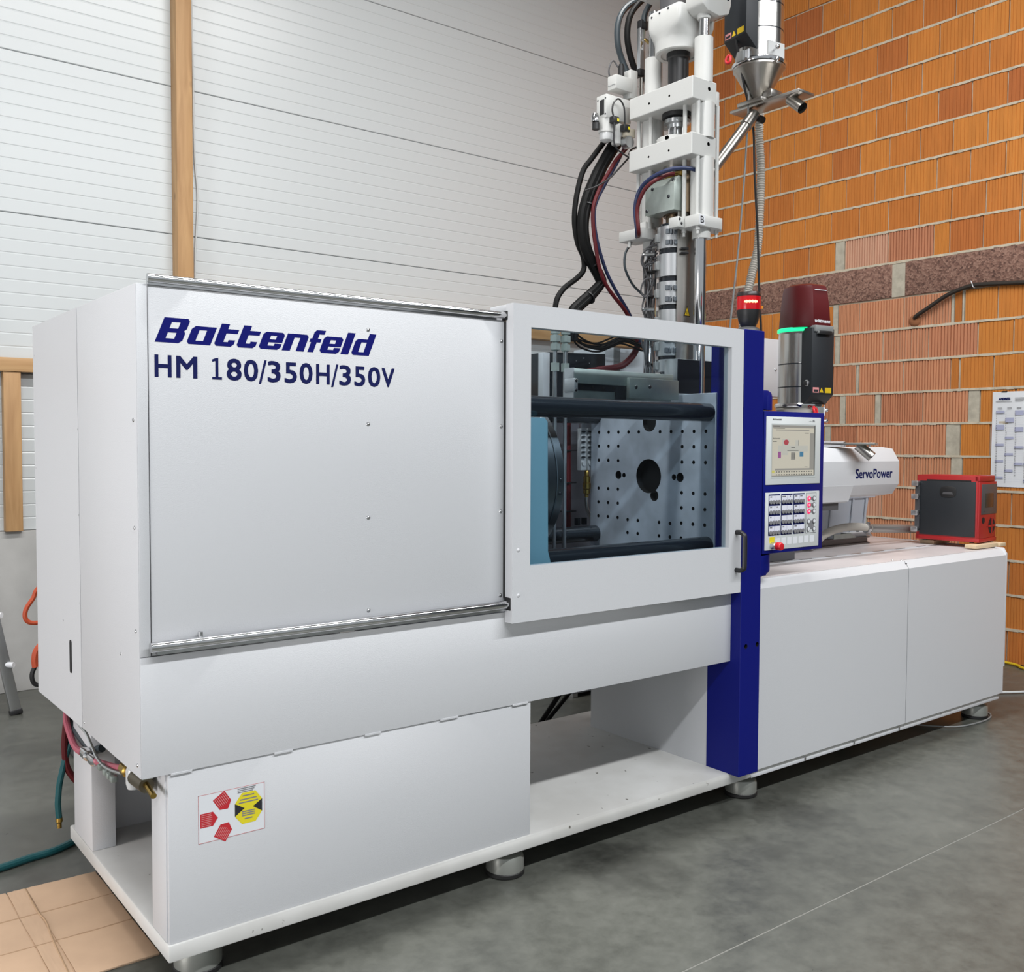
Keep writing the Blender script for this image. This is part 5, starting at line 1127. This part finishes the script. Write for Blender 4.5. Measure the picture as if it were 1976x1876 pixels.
hz('water_hose', [(.06,.70,.515),(.060,.676,.516),(.060,.607,.528),(.060,.511,.545),(.060,.406,.568),(.07,.33,.585)], .0115, PINKH, 'pink hose between the chrome coupling and the brass fittings')
hz('water_hose', [(.12,1.20,.61),(.080,1.138,.560),(.078,1.038,.534),(.080,.900,.514),(.085,.833,.513),(.10,.78,.53)], .0145, SLATEH, 'slate blue hose just behind the sagging pink one')
hz('water_hose', [(.10,1.200,.60),(.083,1.200,.541),(.077,1.200,.496),(.073,1.200,.436),(.079,1.200,.361),(.098,1.200,.318),(.120,1.200,.289),(.16,1.200,.262),(.26,1.2,.25)], .0125, REDH, 'dark red hose looping down behind the far support post')
hz('water_hose', [(.16,1.20,.58),(.114,1.200,.482),(.095,1.200,.446),(.081,1.200,.410),(.067,1.200,.356),(.053,1.200,.293),(.047,1.200,.234),(.047,1.200,.202),(.050,1.200,.165)], .0115, GREENH, 'dark green hose hanging free with a brass end')
MB().lathe([(.004, .165), (.012, .165), (.013, .15), (.009, .145), (.009, .125), (.004, .124)], (.050, 1.2, 0), 12).out('hose_tail', BRASS, bpy.data.objects['water_hose.006'] if 'water_hose.006' in bpy.data.objects else None, local=False)
hz('garden_hose', [(-1.6,1.35,.0145),(-.9,1.24,.0145),(-.254,1.219,.0145),(-.151,1.223,.0145),(-.040,1.253,.0145),(.037,1.266,.0145),(.123,1.312,.0145),(.35,1.45,.0145),(.9,1.5,.0145)], .0145, GREENH, 'teal hose lying on the floor at the left edge')
cf = thing('hose_coupling', 'chrome hose coupling and brass fittings hanging under the front corner of the housing', 'fitting', (.05, .5, .55))
MB().lathe([(.008, .86), (.013, .86), (.013, .835), (.019, .83), (.019, .785), (.013, .78), (.013, .74), (.017, .735), (.017, .705), (.008, .70)], (.056, 0, .510), 16, 'y').out('chrome_coupling', CHROME, cf)
MB().tube([(.04,.90,.63),(.040,.843,.610),(.040,.752,.602),(.040,.681,.576),(.040,.628,.554),(.040,.553,.544),(.040,.466,.551),(.040,.382,.565),(.040,.33,.575)], .005, 7).out('support_wire', ALU, cf)
for y in (.56, .50, .46, .42): MB().box(.028, .05, y-.012, y+.012, .525, .545, .004).out('wire_clamp', GALV, cf)
MB().lathe([(.010, .335), (.022, .335), (.022, .295), (.017, .29), (.017, .26), (.010, .258)], (.05, 0, .592), 8, 'y').out('brass_nut', BRASS, cf)
MB().lathe([(.004, .555), (.020, .56), (.024, .575), (.024, .615), (.018, .63), (.006, .64)], (.045, .225, 0), 16).out('glass_bowl', CLEAR, cf)
MB().cyl((.04, .20, .60), (.04, .09, .606), .022, 14).out('valve_body', mat('old_bronze', (.16, .14, .10), .4, .8), cf)
MB().cyl((.04, .10, .61), (.035, .01, .600), .009, 10).out('valve_stem', BRASS, cf)
MB().box(.02, .05, .06, .92, .634, .652).out('hose_rail', GALV, cf)

# flattened cardboard with creases
cb = thing('cardboard_sheet', 'flattened brown cardboard with creases on the floor under the left end of the machine', 'cardboard', (-.1, .65, 0))
def card(x0, x1, y0, y1, nm):
    nx, ny = 14, 14; rows = []
    for i in range(nx+1):
        r = []
        for j in range(ny+1):
            x, y = x0+(x1-x0)*i/nx, y0+(y1-y0)*j/ny
            r.append((x+.006*math.sin(7*y+x*3)*(0 < i < nx), y, .0055+.0022*math.sin(9*x+3*y)*math.sin(7*y)+.0012*random.random()))
        rows.append(r)
    m_ = MB(); m_._grid(rows, cap=False, closed=False)
    ext = bmesh.ops.extrude_face_region(m_.bm, geom=list(m_.bm.faces)); bmesh.ops.translate(m_.bm, vec=(0, 0, -.004), verts=[v for v in ext['geom'] if isinstance(v, bmesh.types.BMVert)])
    return m_.out(nm, CARDB, cb)
for x0, x1 in ((-.106, .128), (-.168, -.112), (-.62, -.173)):
    for y0, y1 in ((.268, .546), (.552, .776), (.782, 1.003)):
        card(x0, x1, y0, y1, 'cardboard_flap')
b = MB()
b.box(-.62, .128, .27, 1.0, .0005, .0025).out('cardboard_backing', CARDB, cb)
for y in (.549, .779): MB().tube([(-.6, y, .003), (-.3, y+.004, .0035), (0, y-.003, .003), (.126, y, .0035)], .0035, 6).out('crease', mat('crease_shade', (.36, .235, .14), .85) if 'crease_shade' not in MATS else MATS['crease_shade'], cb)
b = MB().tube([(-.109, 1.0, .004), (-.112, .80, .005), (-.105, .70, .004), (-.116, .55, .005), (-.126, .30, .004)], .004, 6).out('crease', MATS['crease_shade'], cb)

# behind the machine, seen through the gap
single(MB().tube([(2.432,1.22,.100),(2.38, 1.22, .05),(2.30,1.3,.012)][::-1]+[(2.569,1.220,.241),(2.66,1.22,.34),(2.72,1.2,.50)], .0135, 8, 4), 'drain_hose', HOSEK, 'black hose slanting behind the gap in the base, left of two', 'hose', 'slanting black hoses behind the base', (2.43, 1.22, .1))
single(MB().tube([(2.36,1.26,.012),(2.44, 1.22, .055),(2.504,1.220,.127),(2.647,1.220,.243),(2.74,1.22,.34),(2.80,1.2,.5)], .0115, 8, 4), 'drain_hose', HOSEK, 'black hose slanting behind the gap in the base, right of two', 'hose', 'slanting black hoses behind the base', (2.5, 1.22, .1))
gt = thing('grey_crate', 'grey metal chest standing on the floor behind the gap in the base', 'chest', (3.7, 1.95, 0))
MB().box(3.18, 4.0, 1.80, 2.5, .03, .75, .004).out('chest_body', mat('chest_grey', (.20, .215, .24), .5), gt)
for x, y in ((3.22, 1.84), (3.96, 1.84), (3.22, 2.46), (3.96, 2.46)): MB().box(x-.02, x+.02, y-.02, y+.02, 0, .031).out('chest_foot', ALU, gt)
